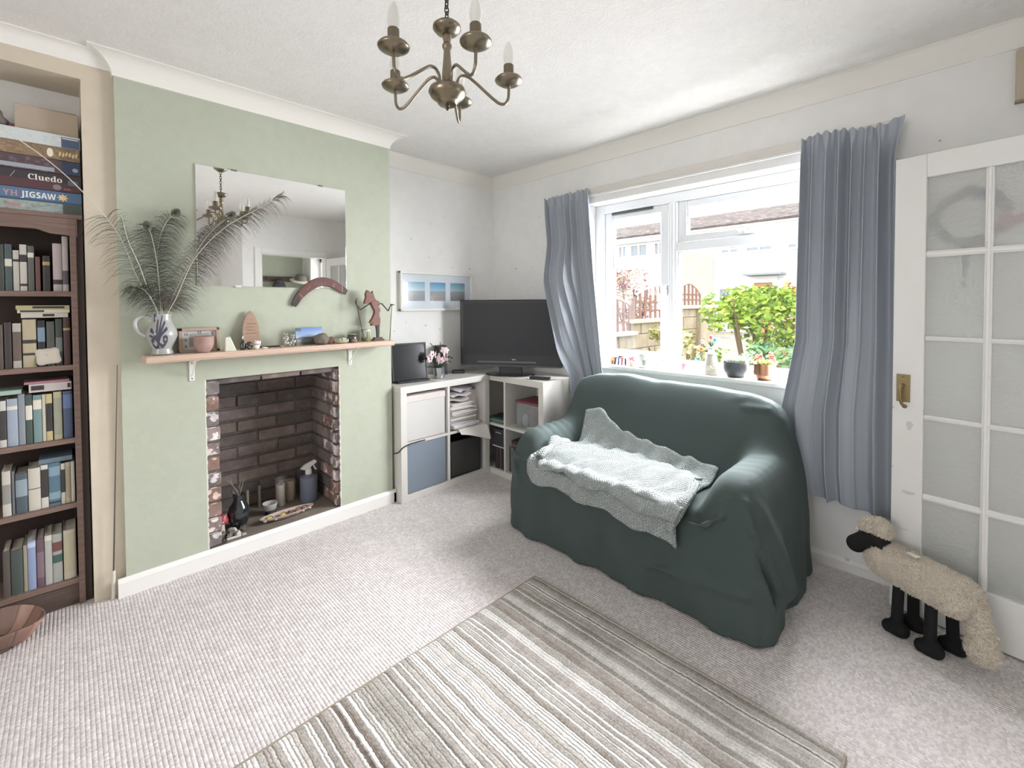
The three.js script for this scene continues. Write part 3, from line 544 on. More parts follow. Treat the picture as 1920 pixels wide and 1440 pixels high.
{
  // contents of the left unit: cubby centres along z, front at x = 0.345
  const zL = 0.763 + 0.187, zR = 0.763 - 0.187, hw = 0.164;
  const b1 = thing('storage_box', 'white fabric storage box filling the upper left cube', 'storage box', [0.336, 0.394, zL], Math.PI / 2);
  part(b1, 'body', box(-hw + 0.004, hw - 0.004, 0.002, 0.305, -0.315, 0, 0.008), mat(0xcac8c4, 0.8)); part(b1, 'top_hem', box(-hw + 0.002, hw - 0.002, 0.262, 0.307, -0.316, 0.0025, 0.006), mat(0xd2cac4, 0.8));
  const b2 = thing('storage_box', 'blue-grey fabric storage box in the lower left cube', 'storage box', [0.338, 0.046, zL], Math.PI / 2);
  part(b2, 'body', box(-hw + 0.002, hw - 0.002, 0.002, 0.328, -0.315, 0, 0.006), mat(0x7d8893, 0.85, { bumpMap: plasterBump, bumpScale: 0.0006 }));
  const b3 = thing('waste_bin', 'black open-topped box in the lower right cube', 'bin', [0.325, 0.046, zR], Math.PI / 2);
  const blk = mat(0x3c3c3b, 0.7), wall = (x0, x1, z0, z1) => box(x0, x1, 0.002, 0.262, z0, z1, 0.003);
  part(b3, 'body', merge([wall(-hw + 0.004, -hw + 0.012, -0.28, 0), wall(hw - 0.05, hw - 0.042, -0.28, 0), wall(-hw + 0.004, hw - 0.042, -0.008, 0), wall(-hw + 0.004, hw - 0.042, -0.28, -0.272), box(-hw + 0.004, hw - 0.042, 0.002, 0.01, -0.28, 0)]), blk);
  part(b3, 'rim', box(-hw + 0.001, hw - 0.04, 0.255, 0.265, -0.006, 0.003, 0.003), blk); part(b3, 'rim', box(-hw + 0.001, hw - 0.04, 0.255, 0.265, -0.283, -0.274, 0.003), blk);
  // untidy paper pile
  const ORD = ['first', 'second', 'third', 'fourth', 'fifth', 'sixth', 'seventh', 'eighth', 'ninth', 'tenth', 'eleventh', 'twelfth', 'thirteenth', 'fourteenth', 'fifteenth', 'sixteenth', 'seventeenth', 'eighteenth'];
  reseed(41);
  const papers = [0xe7e2dc, 0xd9d3cd, 0xe9e5e4, 0xd2cdd4, 0xdcd8cf, 0xe6dcd8];
  const pm = papers.map((c) => mat(c, 0.9));
  let y = 0.4015;
  for (let k = 0; k < 17; k++) {
    const th = rr(0.006, 0.015), w = rr(0.20, 0.25), d = rr(0.22, 0.28), sag = k < 3 ? 0.014 : 0.004, g = shell((u, v) => V((u - 0.5) * w, 0.002 + sag * Math.sin(u * 5 + k) * (k < 3 ? 1 : 0.3) * (u - 0.3), (v - 0.5) * d), 10, 6, 0.001), bulk = box(-w / 2, w / 2, 0, th * 0.92, -d / 2, d / 2, 0.003, 1);
    solo('paper_stack', bulk, pm[k % 6], `sheaf of papers ${k ? ORD[k] + ' from the bottom' : 'at the very bottom'} of the untidy pile in the cube shelf`, 'papers', 'papers piled in the cube shelf', [0.345 - d / 2 - 0.02 + rr(-0.03, 0.018) + (k < 3 ? 0.018 : 0), y, zR + 0.164 - w / 2 - rr(0.004, 0.02)], Math.PI / 2 + rr(-0.06, 0.06));
    y += th;
  }
  // limp top sheets and leaning sheets
  for (let k = 0; k < 3; k++) solo('paper_sheet', shell((u, v) => V((u - 0.5) * 0.2 + 0.01 * Math.sin(v * 5), 0.012 + 0.008 * Math.sin(u * 7) + 0.008 * Math.sin(v * 4), (v - 0.5) * 0.2), 20, 16, 0.0012), pm[k + 1], ['lowest crumpled sheet on top of the paper pile in the cube', 'middle crumpled sheet on top of the paper pile in the cube', 'topmost crumpled sheet on the paper pile in the cube'][k], 'paper', 'crumpled sheets', [0.21, y + 0.012 + k * 0.034, zR + 0.05 - k * 0.015], 1.4 + k * 0.3);
  for (let k = 0; k < 4; k++) { const o = solo('paper_sheet', shell((u, v) => V(0.006 * Math.sin(v * 4), v * (0.24 + 0.004 * k), (u - 0.5) * 0.19), 8, 12, 0.0014), pm[(k + 2) % 6], `${ORD[k]} upright sheet right of the paper pile, counted from the pile`, 'paper', 'leaning sheets', [0.22 + k * 0.006, 0.396, zR - 0.100 - k * 0.009], 0); o.rotation.x = -0.05; }
  solo('paper_sheet', shell((u, v) => V((u - 0.5) * 0.26, 0.003 + 0.006 * Math.sin(u * 4.5 + 0.5) * v - 0.5 * Math.pow(Math.max(0, v - 0.78), 1.3) * (0.4 + u), (v - 0.5) * 0.24), 20, 16, 0.002), pm[0], 'newspaper hanging out of the shelf over the black bin', 'paper', undefined, [0.29, 0.3955, zR - 0.03], 1.45);
  // contents of the right unit (front z = 0.368)
  const xA = 0.505 - 0.187, xB = 0.505 + 0.187;
  const cb = thing('plastic_tub', 'clear plastic tub with a dark red lid in the corner shelf', 'storage tub', [xB + 0.02, 0.3945, 0.33]);
  const clear = phys(0xe8ecec, 0.12, { transmission: 0.85, thickness: 0 });
  const cw = (x0, x1, z0, z1) => box(x0, x1, 0.004, 0.19, z0, z1, 0.001);
  part(cb, 'body', merge([cw(-0.115, -0.112, -0.2, 0), cw(0.112, 0.115, -0.2, 0), cw(-0.115, 0.115, -0.003, 0), cw(-0.115, 0.115, -0.2, -0.197), box(-0.115, 0.115, 0, 0.004, -0.2, 0)]), clear);
  part(cb, 'lid', box(-0.124, 0.124, 0.19, 0.207, -0.21, 0.008, 0.006), mat(0x7d3b44, 0.45), 'dark red lid');
  part(cb, 'contents', merge([box(0.0, 0.10, 0.006, 0.17, -0.19, -0.01, 0.01), ball(-0.06, 0.05, -0.06, 0.045), ball(-0.05, 0.11, -0.1, 0.05, 0.04, 0.05)]), mat(0x8a5a60, 0.8), 'reddish contents');
  part(cb, 'contents', merge([ball(-0.05, 0.06, -0.03, 0.03, 0.045, 0.02), rod([-0.02, 0.012, -0.012], [0.06, 0.02, -0.012], 0.010)]), mat(0xcfd4cf, 0.8), 'pale contents');
  const dark = mat(0x3a3a3e, 0.6);
  const dbx = thing('box', 'small charcoal box with a slot handle on the corner shelf', 'box', [0.42, 0.222, 0.352]);
  part(dbx, 'body', box(-0.062, 0.062, 0, 0.13, -0.22, 0, 0.003), dark); part(dbx, 'slot', box(-0.03, 0.03, 0.098, 0.105, -0.003, 0.001, 0.001), mat(0xb8b8b8, 0.4));
  const fl = [0x4c7568, 0x6b8a76, 0x34454a];
  for (let k = 0; k < 3; k++) solo('book', box(-0.075, 0.075, 0, 0.014, -0.11, 0.11, 0.002), mat(fl[k], 0.7), ['green flat book at the bottom of the pile behind the cables', 'sage flat book in the middle of the pile behind the cables', 'dark slate flat book on top of the pile behind the cables'][k], 'book', 'flat books in the corner shelf', [0.40 - k * 0.006, 0.3945 + k * 0.0145, 0.24], 0.05 * k);
  solo('cable', tube([[0.36, 0.444, 0.30], [0.40, 0.452, 0.32], [0.43, 0.46, 0.29], [0.41, 0.474, 0.25], [0.44, 0.468, 0.27], [0.455, 0.50, 0.22], [0.46, 0.53, 0.12]], 0.005, 50, 7), M.black, 'black coiled cable lying on the flat books', 'cable');
  reseed(8);
  const dvdMats = [0x2b2a2e, 0x5b3f3f, 0x3a3d46, 0x6c6660, 0x262b31, 0x4a3338, 0x77706a].map((c) => mat(c, 0.4));
  const dvd = box(-0.007, 0.007, 0, 0.19, -0.135, 0, 0.001, 1);
  let x = 0.372; for (let k = 0; k < 7; k++) { x += 0.0155; if (x > 0.482) break; solo('disc_case', dvd, dvdMats[k], `${ORD[k]} disc case from the left under the charcoal box in the corner shelf`, 'disc case', 'disc cases in the left cube', [x, 0.0465, 0.352 - rr(0, 0.01)]); }
  solo('shelf_insert', box(0.356, 0.49, 0.214, 0.221, 0.14, 0.355, 0.001), cubeWhite, 'thin white board carrying the charcoal box over the disc cases', 'shelf board');
  x = 0.53; for (let k = 0; k < 18; k++) { solo('disc_case', dvd, dvdMats[(k * 3) % 7], `${ORD[k]} standing disc case from the left in the lower right cube by the sofa`, 'disc case', 'disc cases in the right cube', [x, 0.0465, 0.345 - rr(0, 0.012)]); x += 0.0157; }
  x = 0.55; for (let k = 0; k < 4; k++) solo('disc_case', box(-0.1, 0.1, 0, 0.014, -0.13, 0, 0.001, 1), dvdMats[(k * 2 + 1) % 7], ['lowest flat disc case on the standing row by the sofa', 'second flat disc case on the standing row by the sofa', 'third flat disc case on the standing row by the sofa', 'topmost flat disc case on the standing row by the sofa'][k], 'disc case', 'flat disc cases', [0.66, 0.238 + k * 0.0145, 0.34], 0.03 * k);
  solo('cable', tube([[0.30, 0.33, 1.175], [0.335, 0.345, 1.166], [0.352, 0.37, 1.15], [0.352, 0.385, 1.10], [0.350, 0.388, 1.02], [0.349, 0.388, 0.97]], 0.004, 40, 7), M.black, 'thin dark cable looping round the side of the white shelf', 'cable');
}
// ---------------------------------------------------------------- television and things on the cube shelves
{
  const b = 33 * Math.PI / 180, t = thing('television', 'black flat-screen television angled across the corner', 'television', [0.494, 0.771, 0.294], b);
  const gl = phys(0x17181a, 0.18, { clearcoat: 0.6, clearcoatRoughness: 0.15 });
  const pl = mat(0x1d1e20, 0.45);
  part(t, 'casing', merge([box(-0.398, 0.398, 0.062, 0.575, -0.05, 0, 0.008), box(-0.30, 0.30, 0.12, 0.5, -0.085, -0.04, 0.02)]), pl);
  part(t, 'screen', box(-0.365, 0.365, 0.15, 0.548, -0.001, 0.0015), phys(0x26272a, 0.42, { specularIntensity: 0.6 }), 'dark matt screen');
  part(t, 'speaker_strip', box(-0.26, 0.2, 0.092, 0.104, 0, 0.003, 0.001), mat(0x55585b, 0.4));
  part(t, 'trim_strip', merge([box(-0.384, -0.380, 0.2, 0.55, 0, 0.002), box(-0.39, 0.39, 0.062, 0.075, -0.002, 0.006, 0.002)]), mat(0x3b3d40, 0.3));
  const logo = canvasTex(256, 64, (c, w, h) => { c.fillStyle = '#1d1e20'; c.fillRect(0, 0, w, h); c.fillStyle = '#d6d8da'; c.font = 'bold 54px serif'; c.textAlign = 'center'; c.textBaseline = 'middle'; c.fillText('SONY', w / 2, h / 2 + 2); });
  part(t, 'badge', new THREE.PlaneGeometry(0.052, 0.013).translate(0.03, 0.118, 0.0012), mat(0xffffff, 0.4, { map: logo }), 'silver maker badge');
  part(t, 'neck', box(-0.09, 0.09, 0.008, 0.075, -0.045, -0.015, 0.004), pl);
  part(t, 'base', lathe([[0, 0], [0.15, 0], [0.155, 0.004], [0.15, 0.009], [0, 0.013]], 40).scale(1.25, 1, 0.72).translate(0, 0, -0.01), gl);

  const p = thing('photo_display', 'black framed panel leaning against the alcove wall on the white shelf', 'display panel', [0.185, 0.7715, 0.975], Math.PI / 2 - 0.12);
  const lean = new THREE.Group(); 
  const pg = (g) => g.rotateX(-0.13);
  part(p, 'frame', pg(merge([box(-0.135, 0.135, 0, 0.012, -0.012, 0.004, 0.002), box(-0.135, 0.135, 0.258, 0.27, -0.012, 0.004, 0.002), box(-0.135, -0.123, 0, 0.27, -0.012, 0.004, 0.002), box(0.123, 0.135, 0, 0.27, -0.012, 0.004, 0.002)])), pl);
  part(p, 'panel', pg(box(-0.124, 0.124, 0.01, 0.26, -0.010, 0, 0.001)), gl);
  part(p, 'foot', box(-0.12, 0.12, 0, 0.012, -0.02, 0.06, 0.003), pl);

  const s = thing('speaker', 'slim black upright speaker beside the orchid', 'speaker', [0.10, 0.7715, 0.635], Math.PI / 2 - 0.25);
  part(s, 'cabinet', box(-0.038, 0.038, 0.006, 0.222, -0.09, 0, 0.006), mat(0x2a2b2d, 0.5)); part(s, 'grille', box(-0.033, 0.033, 0.02, 0.212, -0.002, 0.003, 0.002), mat(0x3a3b3d, 0.8)); part(s, 'foot', box(-0.042, 0.042, 0, 0.008, -0.094, 0.004, 0.002), mat(0x2a2b2d, 0.5));
  const r = thing('router_box', 'small flat black box left of the television base', 'router', [0.12, 0.7715, 0.50], 0.9);
  part(r, 'body', box(-0.05, 0.05, 0, 0.022, -0.035, 0.035, 0.005), pl); part(r, 'light_strip', box(-0.03, 0.03, 0.010, 0.013, 0.0345, 0.036), mat(0x6c6f72, 0.4));
  const rm = thing('remote_control', 'black remote control on the end of the corner shelf', 'remote', [0.795, 0.7715, 0.29], 0.42);
  part(rm, 'body', box(-0.075, 0.075, 0, 0.019, -0.022, 0.022, 0.006), mat(0x222325, 0.5));
  for (let k = 0; k < 8; k++) part(rm, 'button', new THREE.CylinderGeometry(0.0045, 0.0045, 0.003, 10).translate(-0.05 + (k % 4) * 0.022, 0.0195, (k < 4 ? -1 : 1) * 0.009), mat(0x5a5c60, 0.5));

  // orchid
  const o = thing('orchid', 'pink and white potted orchid on the white shelf', 'plant', [0.215, 0.7715, 0.752]);
  part(o, 'pot', lathe([[0, 0], [0.036, 0], [0.038, 0.004], [0.042, 0.078], [0.039, 0.079], [0.036, 0.06], [0, 0.055]], 32), mat(0xb9bbbd, 0.22, { metalness: 0.9 }), 'silver cylinder pot');
  reseed(301);
  const stemM = mat(0x4a4636, 0.8), leafM = mat(0x3f4a3d, 0.5);
  const leaf = (a, L, up) => shell((u, v) => { const t = v, w = 0.022 * Math.sin(Math.PI * (0.08 + 0.9 * t)) + 0.002, x = (u - 0.5) * 2 * w; const rad = 0.012 + L * t, y = 0.062 + up * Math.sin(t * 2.2) + Math.abs(u - 0.5) * 0.01; return V(Math.cos(a) * rad - Math.sin(a) * x, y, Math.sin(a) * rad + Math.cos(a) * x); }, 6, 14, 0.002);
  [[1.5, 0.11, 0.09], [2.0, 0.09, 0.02], [-1.4, 0.10, 0.085], [0.7, 0.09, 0.05], [-0.5, 0.085, 0.06], [3.3, 0.09, 0.06]].forEach((l) => part(o, 'leaf', leaf(...l), leafM));
  const stems = [[[0, 0.06, 0], [0.005, 0.14, 0.01], [0.01, 0.20, 0.03], [0.01, 0.235, 0.055], [0.01, 0.262, 0.085]], [[0, 0.06, 0], [0.0, 0.14, -0.015], [0.005, 0.19, -0.022], [0, 0.23, -0.015], [0, 0.262, -0.012]], [[0, 0.12, -0.005], [0.0, 0.17, -0.03], [0, 0.195, -0.055], [0, 0.20, -0.075]]];
  stems.forEach((q) => part(o, 'stem', tube(q, 0.0028, 20, 6), stemM));
  const petalM = mat(0xe9d6d8, 0.7), lipM = mat(0x8e4a63, 0.6);
  const petal = new THREE.SphereGeometry(0.0115, 10, 6).scale(1, 1.25, 0.22);
  function flower(x, y, z, tilt) {
    const f = part(o, 'flower', merge([0, 1, 2, 3, 4].map((k) => petal.clone().translate(0, 0.0125, 0).rotateZ(k * 1.2566 + tilt))), petalM); f.position.set(x, y, z); f.rotation.y = Math.PI / 2 * 0.75 + tilt * 0.3; f.rotation.z = 0.2 * Math.sin(tilt * 3);
    part(f, 'lip', ball(0, -0.002, 0.005, 0.005, 0.006, 0.006, 8, 6), lipM);
  }
  [[0.03, 0.165, 0.10], [0.035, 0.185, 0.085], [0.02, 0.175, 0.045], [0.03, 0.165, 0.022], [0.03, 0.145, 0.03], [0.03, 0.205, -0.02], [0.035, 0.20, -0.038], [0.03, 0.175, -0.032], [0.03, 0.168, -0.05], [0.035, 0.14, -0.018], [0.03, 0.128, -0.035], [0.035, 0.13, 0.008], [0.03, 0.150, 0.10], [0.03, 0.12, 0.022]].forEach((q, k) => flower(...q, k * 1.9));
}
// triple photo frame on the alcove wall
{
  const f = thing('picture_frame', 'white frame with three small beach photographs on the alcove wall', 'picture', [0.001, 1.412, 0.612], Math.PI / 2);
  const w = 0.345, h = 0.148, fw = mat(0xe9e7e1, 0.5);
  part(f, 'moulding', merge([box(-w, w, h - 0.018, h, 0, 0.03, 0.003), box(-w, w, -h, -h + 0.018, 0, 0.03, 0.003), box(-w, -w + 0.018, -h, h, 0, 0.03, 0.003), box(w - 0.018, w, -h, h, 0, 0.03, 0.003)]), fw);
  part(f, 'mount', box(-w + 0.016, w - 0.016, -h + 0.016, h - 0.016, 0.002, 0.010), mat(0xd3dbe2, 0.6));
  [[-0.195, 0.30], [0.0, 0.5], [0.195, 0.42]].forEach(([x, hz], k) => part(f, 'photograph', box(x - 0.074, x + 0.074, -0.072, 0.072, 0.010, 0.0108), mat(0xffffff, 0.4, { map: canvasTex(128, 128, (c) => {
    const g = c.createLinearGradient(0, 0, 0, 128); g.addColorStop(0, ['#5f93ad', '#3f7fb0', '#5b94ab'][k]); g.addColorStop(0.45, ['#a9c7d0', '#92b9cf', '#a5c0c5'][k]); g.addColorStop(0.47, '#8d98a0'); g.addColorStop(1, ['#6f767a', '#8a807c', '#77716d'][k]); c.fillStyle = g; c.fillRect(0, 0, 128, 128);
    reseed(60 + k); for (let i = 0; i < 400; i++) { c.fillStyle = `rgba(${rr(90, 170) | 0},${rr(95, 165) | 0},${rr(90, 160) | 0},0.35)`; c.fillRect(rr(0, 128), rr(62, 128), rr(2, 14), rr(1, 3)); }
  }) })));
  part(f, 'glazing', sheet(-w + 0.017, w - 0.017, -h + 0.017, h - 0.017, 0.014), phys(0xffffff, 0.12, { transmission: 1, thickness: 0, specularIntensity: 0.35 }));
}
// ---------------------------------------------------------------- chandelier
{
  const pew = mat(0x8d8371, 0.3, { metalness: 1 }), dk = mat(0x554c3e, 0.42, { metalness: 1 });
  const o = thing('chandelier', 'five-arm pewter chandelier with unlit candle bulbs hanging from the ceiling', 'chandelier', [1.757, 0, 1.812]);
  part(o, 'ceiling_rose', lathe([[0, 2.365], [0.02, 2.366], [0.045, 2.385], [0.05, 2.413], [0, 2.413]], 32), pew);
  for (let k = 0; k < 8; k++) part(o, 'chain_link', new THREE.TorusGeometry(0.0095, 0.0022, 6, 18).scale(0.75, 1.45, 1).rotateY(k % 2 ? Math.PI / 2 : 0).translate(0, 2.224 + k * 0.0192, 0), dk);
  part(o, 'top_cap', lathe([[0, 2.164], [0.014, 2.165], [0.034, 2.172], [0.0445, 2.184], [0.044, 2.192], [0.032, 2.202], [0.012, 2.207], [0.006, 2.212], [0, 2.213]], 40), pew);
  part(o, 'column', lathe([[0.016, 2.0], [0.0175, 2.02], [0.0165, 2.045], [0.0125, 2.09], [0.0105, 2.118], [0.0145, 2.124], [0.016, 2.130], [0.0145, 2.136], [0.0105, 2.140], [0.0125, 2.150], [0.0145, 2.162], [0.012, 2.168]], 32), pew);
  part(o, 'hub', lathe([[0, 1.944], [0.026, 1.945], [0.031, 1.950], [0.031, 1.954], [0.036, 1.958], [0.052, 1.970], [0.0595, 1.984], [0.056, 1.996], [0.040, 2.006], [0.018, 2.010], [0, 2.011]], 44), pew);
  part(o, 'finial', lathe([[0, 1.9275], [0.003, 1.929], [0.0062, 1.935], [0.0035, 1.940], [0.007, 1.943], [0.007, 1.946], [0, 1.947]], 20), dk);
  const frost = phys(0xf4f3f0, 0.35, { transmission: 0.55, thickness: 0 });
  const base = Math.atan2(Math.sin(0), 1);
  for (let k = 0; k < 5; k++) {
    const a = (224.5 + 5 + 72 * k) * Math.PI / 180;     // first arm points away from the camera
    const cx = Math.cos(a), cz = Math.sin(a), P = (r, y) => [cx * r, y, cz * r], R = 0.2005;
    const arm = part(o, 'arm', tube([P(0.030, 2.004), P(0.034, 2.028), P(0.048, 2.043), P(0.066, 2.042), P(0.085, 2.030), P(0.150, 1.978), P(0.170, 1.966), P(0.187, 1.967), P(0.198, 1.983), P(R, 2.008), P(R, 2.032)], 0.0048, 60, 9), pew);
    part(arm, 'drip_cup', lathe([[0, 2.027], [0.010, 2.0275], [0.030, 2.031], [0.043, 2.039], [0.0455, 2.045], [0.041, 2.051], [0.026, 2.057], [0.015, 2.060], [0, 2.061]], 32).translate(cx * R, 0, cz * R), pew);
    part(arm, 'candle_sleeve', lathe([[0.0155, 2.056], [0.0165, 2.062], [0.0165, 2.092], [0.015, 2.094], [0, 2.094]], 24).translate(cx * R, 0, cz * R), mat(0x7d7362, 0.45, { metalness: 0.95 }));
    part(arm, 'bulb', lathe([[0.0125, 2.094], [0.0145, 2.100], [0.0176, 2.116], [0.0174, 2.130], [0.0135, 2.151], [0.0075, 2.165], [0.002, 2.1715], [0, 2.172]], 24).translate(cx * R, 0, cz * R), frost, 'unlit frosted candle bulb');
  }
}
// ---------------------------------------------------------------- chimney breast: mirror, boomerang, mantel shelf
{
  const m = thing('wall_mirror', 'frameless rectangular mirror on the green chimney breast', 'mirror', [0.2675, 1.41, 1.475]);
  part(m, 'mirror_glass', box(0.0, 0.006, 0, 0.597, 0, 0.757, 0.0015, 1), mat(0xf2f2f0, 0.015, { metalness: 1 }));
  for (const [y, z] of [[0.0, 0.18], [0.0, 0.58]]) part(m, 'clip', box(0.0, 0.0095, y - 0.005, y + 0.007, z - 0.014, z + 0.014, 0.002), mat(0xd8dad8, 0.3));
  for (const [y, z] of [[0.597, 0.15], [0.597, 0.59]]) part(m, 'clip', box(0.0, 0.0095, y - 0.004, y + 0.004, z - 0.014, z + 0.014, 0.002), mat(0x6d7268, 0.5));
  const c = curve([[1.785, 1.312, 0], [1.752, 1.366, 0], [1.70, 1.415, 0], [1.64, 1.447, 0], [1.58, 1.444, 0], [1.52, 1.414, 0], [1.481, 1.389, 0]]);
  const L = [], Rr = []; for (let i = 0; i <= 40; i++) { const t = i / 40, p = c.getPoint(t), d = c.getTangent(t), w = 0.0215 * Math.pow(Math.sin(Math.PI * clamp(t * 0.94 + 0.03, 0, 1)), 0.28); L.push([-p.x - d.y * w, p.y - d.x * w]); Rr.push([-p.x + d.y * w, p.y + d.x * w]); }
  const g = slab([...L.map(([a, b]) => [a, b]), ...Rr.reverse()], 0.011, 0.004, 3);
  const pos = g.attributes.position, uv = new Float32Array(pos.count * 2); for (let i = 0; i < pos.count; i++) { uv[2 * i] = (pos.getX(i) + 1.81) / 0.35; uv[2 * i + 1] = (pos.getY(i) - 1.28) / 0.2; } g.setAttribute('uv', new THREE.Float32BufferAttribute(uv, 2));
  g.rotateY(Math.PI / 2);
  const bt = canvasTex(512, 292, (x) => { x.fillStyle = '#5b3f3a'; x.fillRect(0, 0, 512, 292); x.fillStyle = '#3b332d'; x.fillRect(0, 0, 512, 292); x.fillStyle = '#633f3a'; x.fillRect(80, 0, 370, 292); x.strokeStyle = '#b9a596'; x.lineWidth = 3; x.beginPath(); x.moveTo(78, 150); x.lineTo(112, 190); x.stroke(); x.beginPath(); x.moveTo(448, 0); x.lineTo(440, 292); x.stroke(); x.strokeStyle = '#c3ad8f'; x.lineWidth = 2; x.beginPath(); x.moveTo(140, 120); x.quadraticCurveTo(165, 100, 160, 80); x.stroke(); x.beginPath(); x.ellipse(368, 75, 8, 14, 0.3, 0, 7); x.stroke(); x.strokeStyle = '#8f8577'; for (let i = 0; i < 6; i++) { x.beginPath(); x.moveTo(200 + i * 18, 60 - (i % 2) * 12); x.lineTo(214 + i * 18, 75); x.stroke(); x.beginPath(); x.moveTo(20 + i * 9, 215 - i * 12); x.lineTo(34 + i * 9, 225 - i * 12); x.stroke(); } });
  const bo = thing('boomerang', 'dark red-brown painted boomerang fixed over the mirror corner', 'boomerang', [0.2745, 0, 0]);
  part(bo, 'blade', g, mat(0xffffff, 0.45, { map: bt }));
}
{
  const s = thing('mantel_shelf', 'pale pine mantel shelf on white brackets across the chimney breast', 'shelf', [0, 0, 0]);
  part(s, 'board', muv((() => { const g = box(0.2675, 0.412, 1.055, 1.0875, 1.2285, 2.452, 0.006, 2); return g; })().rotateY(0)), M.pine);
  part(s, 'nosing', muv(box(0.408, 0.416, 1.062, 1.081, 1.232, 2.449, 0.003, 2)), M.pine);
  for (const z of [2.262, 1.457]) {
    const bm = mat(0xe6e4de, 0.5);
    const br = part(s, 'bracket', slab([[0, 0.945], [0.004, 0.945], [0.0075, 1.035], [0.09, 1.05], [0.12, 1.051], [0.12, 1.055], [0, 1.055]], 0.022, 0.001).translate(0.2675, 0, z - 0.011), bm, 'white metal bracket');
    part(br, 'web', slab([[0.003, 0.965], [0.006, 0.965], [0.105, 1.052], [0.098, 1.052]], 0.006, 0.001).translate(0.2675, 0, z - 0.003), bm);
    part(br, 'screw', merge([ball(0.2725, 0.955, z, 0.002, 0.0035, 0.0035, 8, 6), ball(0.275, 1.03, z, 0.002, 0.0035, 0.0035, 8, 6)]), mat(0x6a665c, 0.4, { metalness: 0.8 }));
  }
}
const ST = 1.0880;                              // top of the mantel shelf
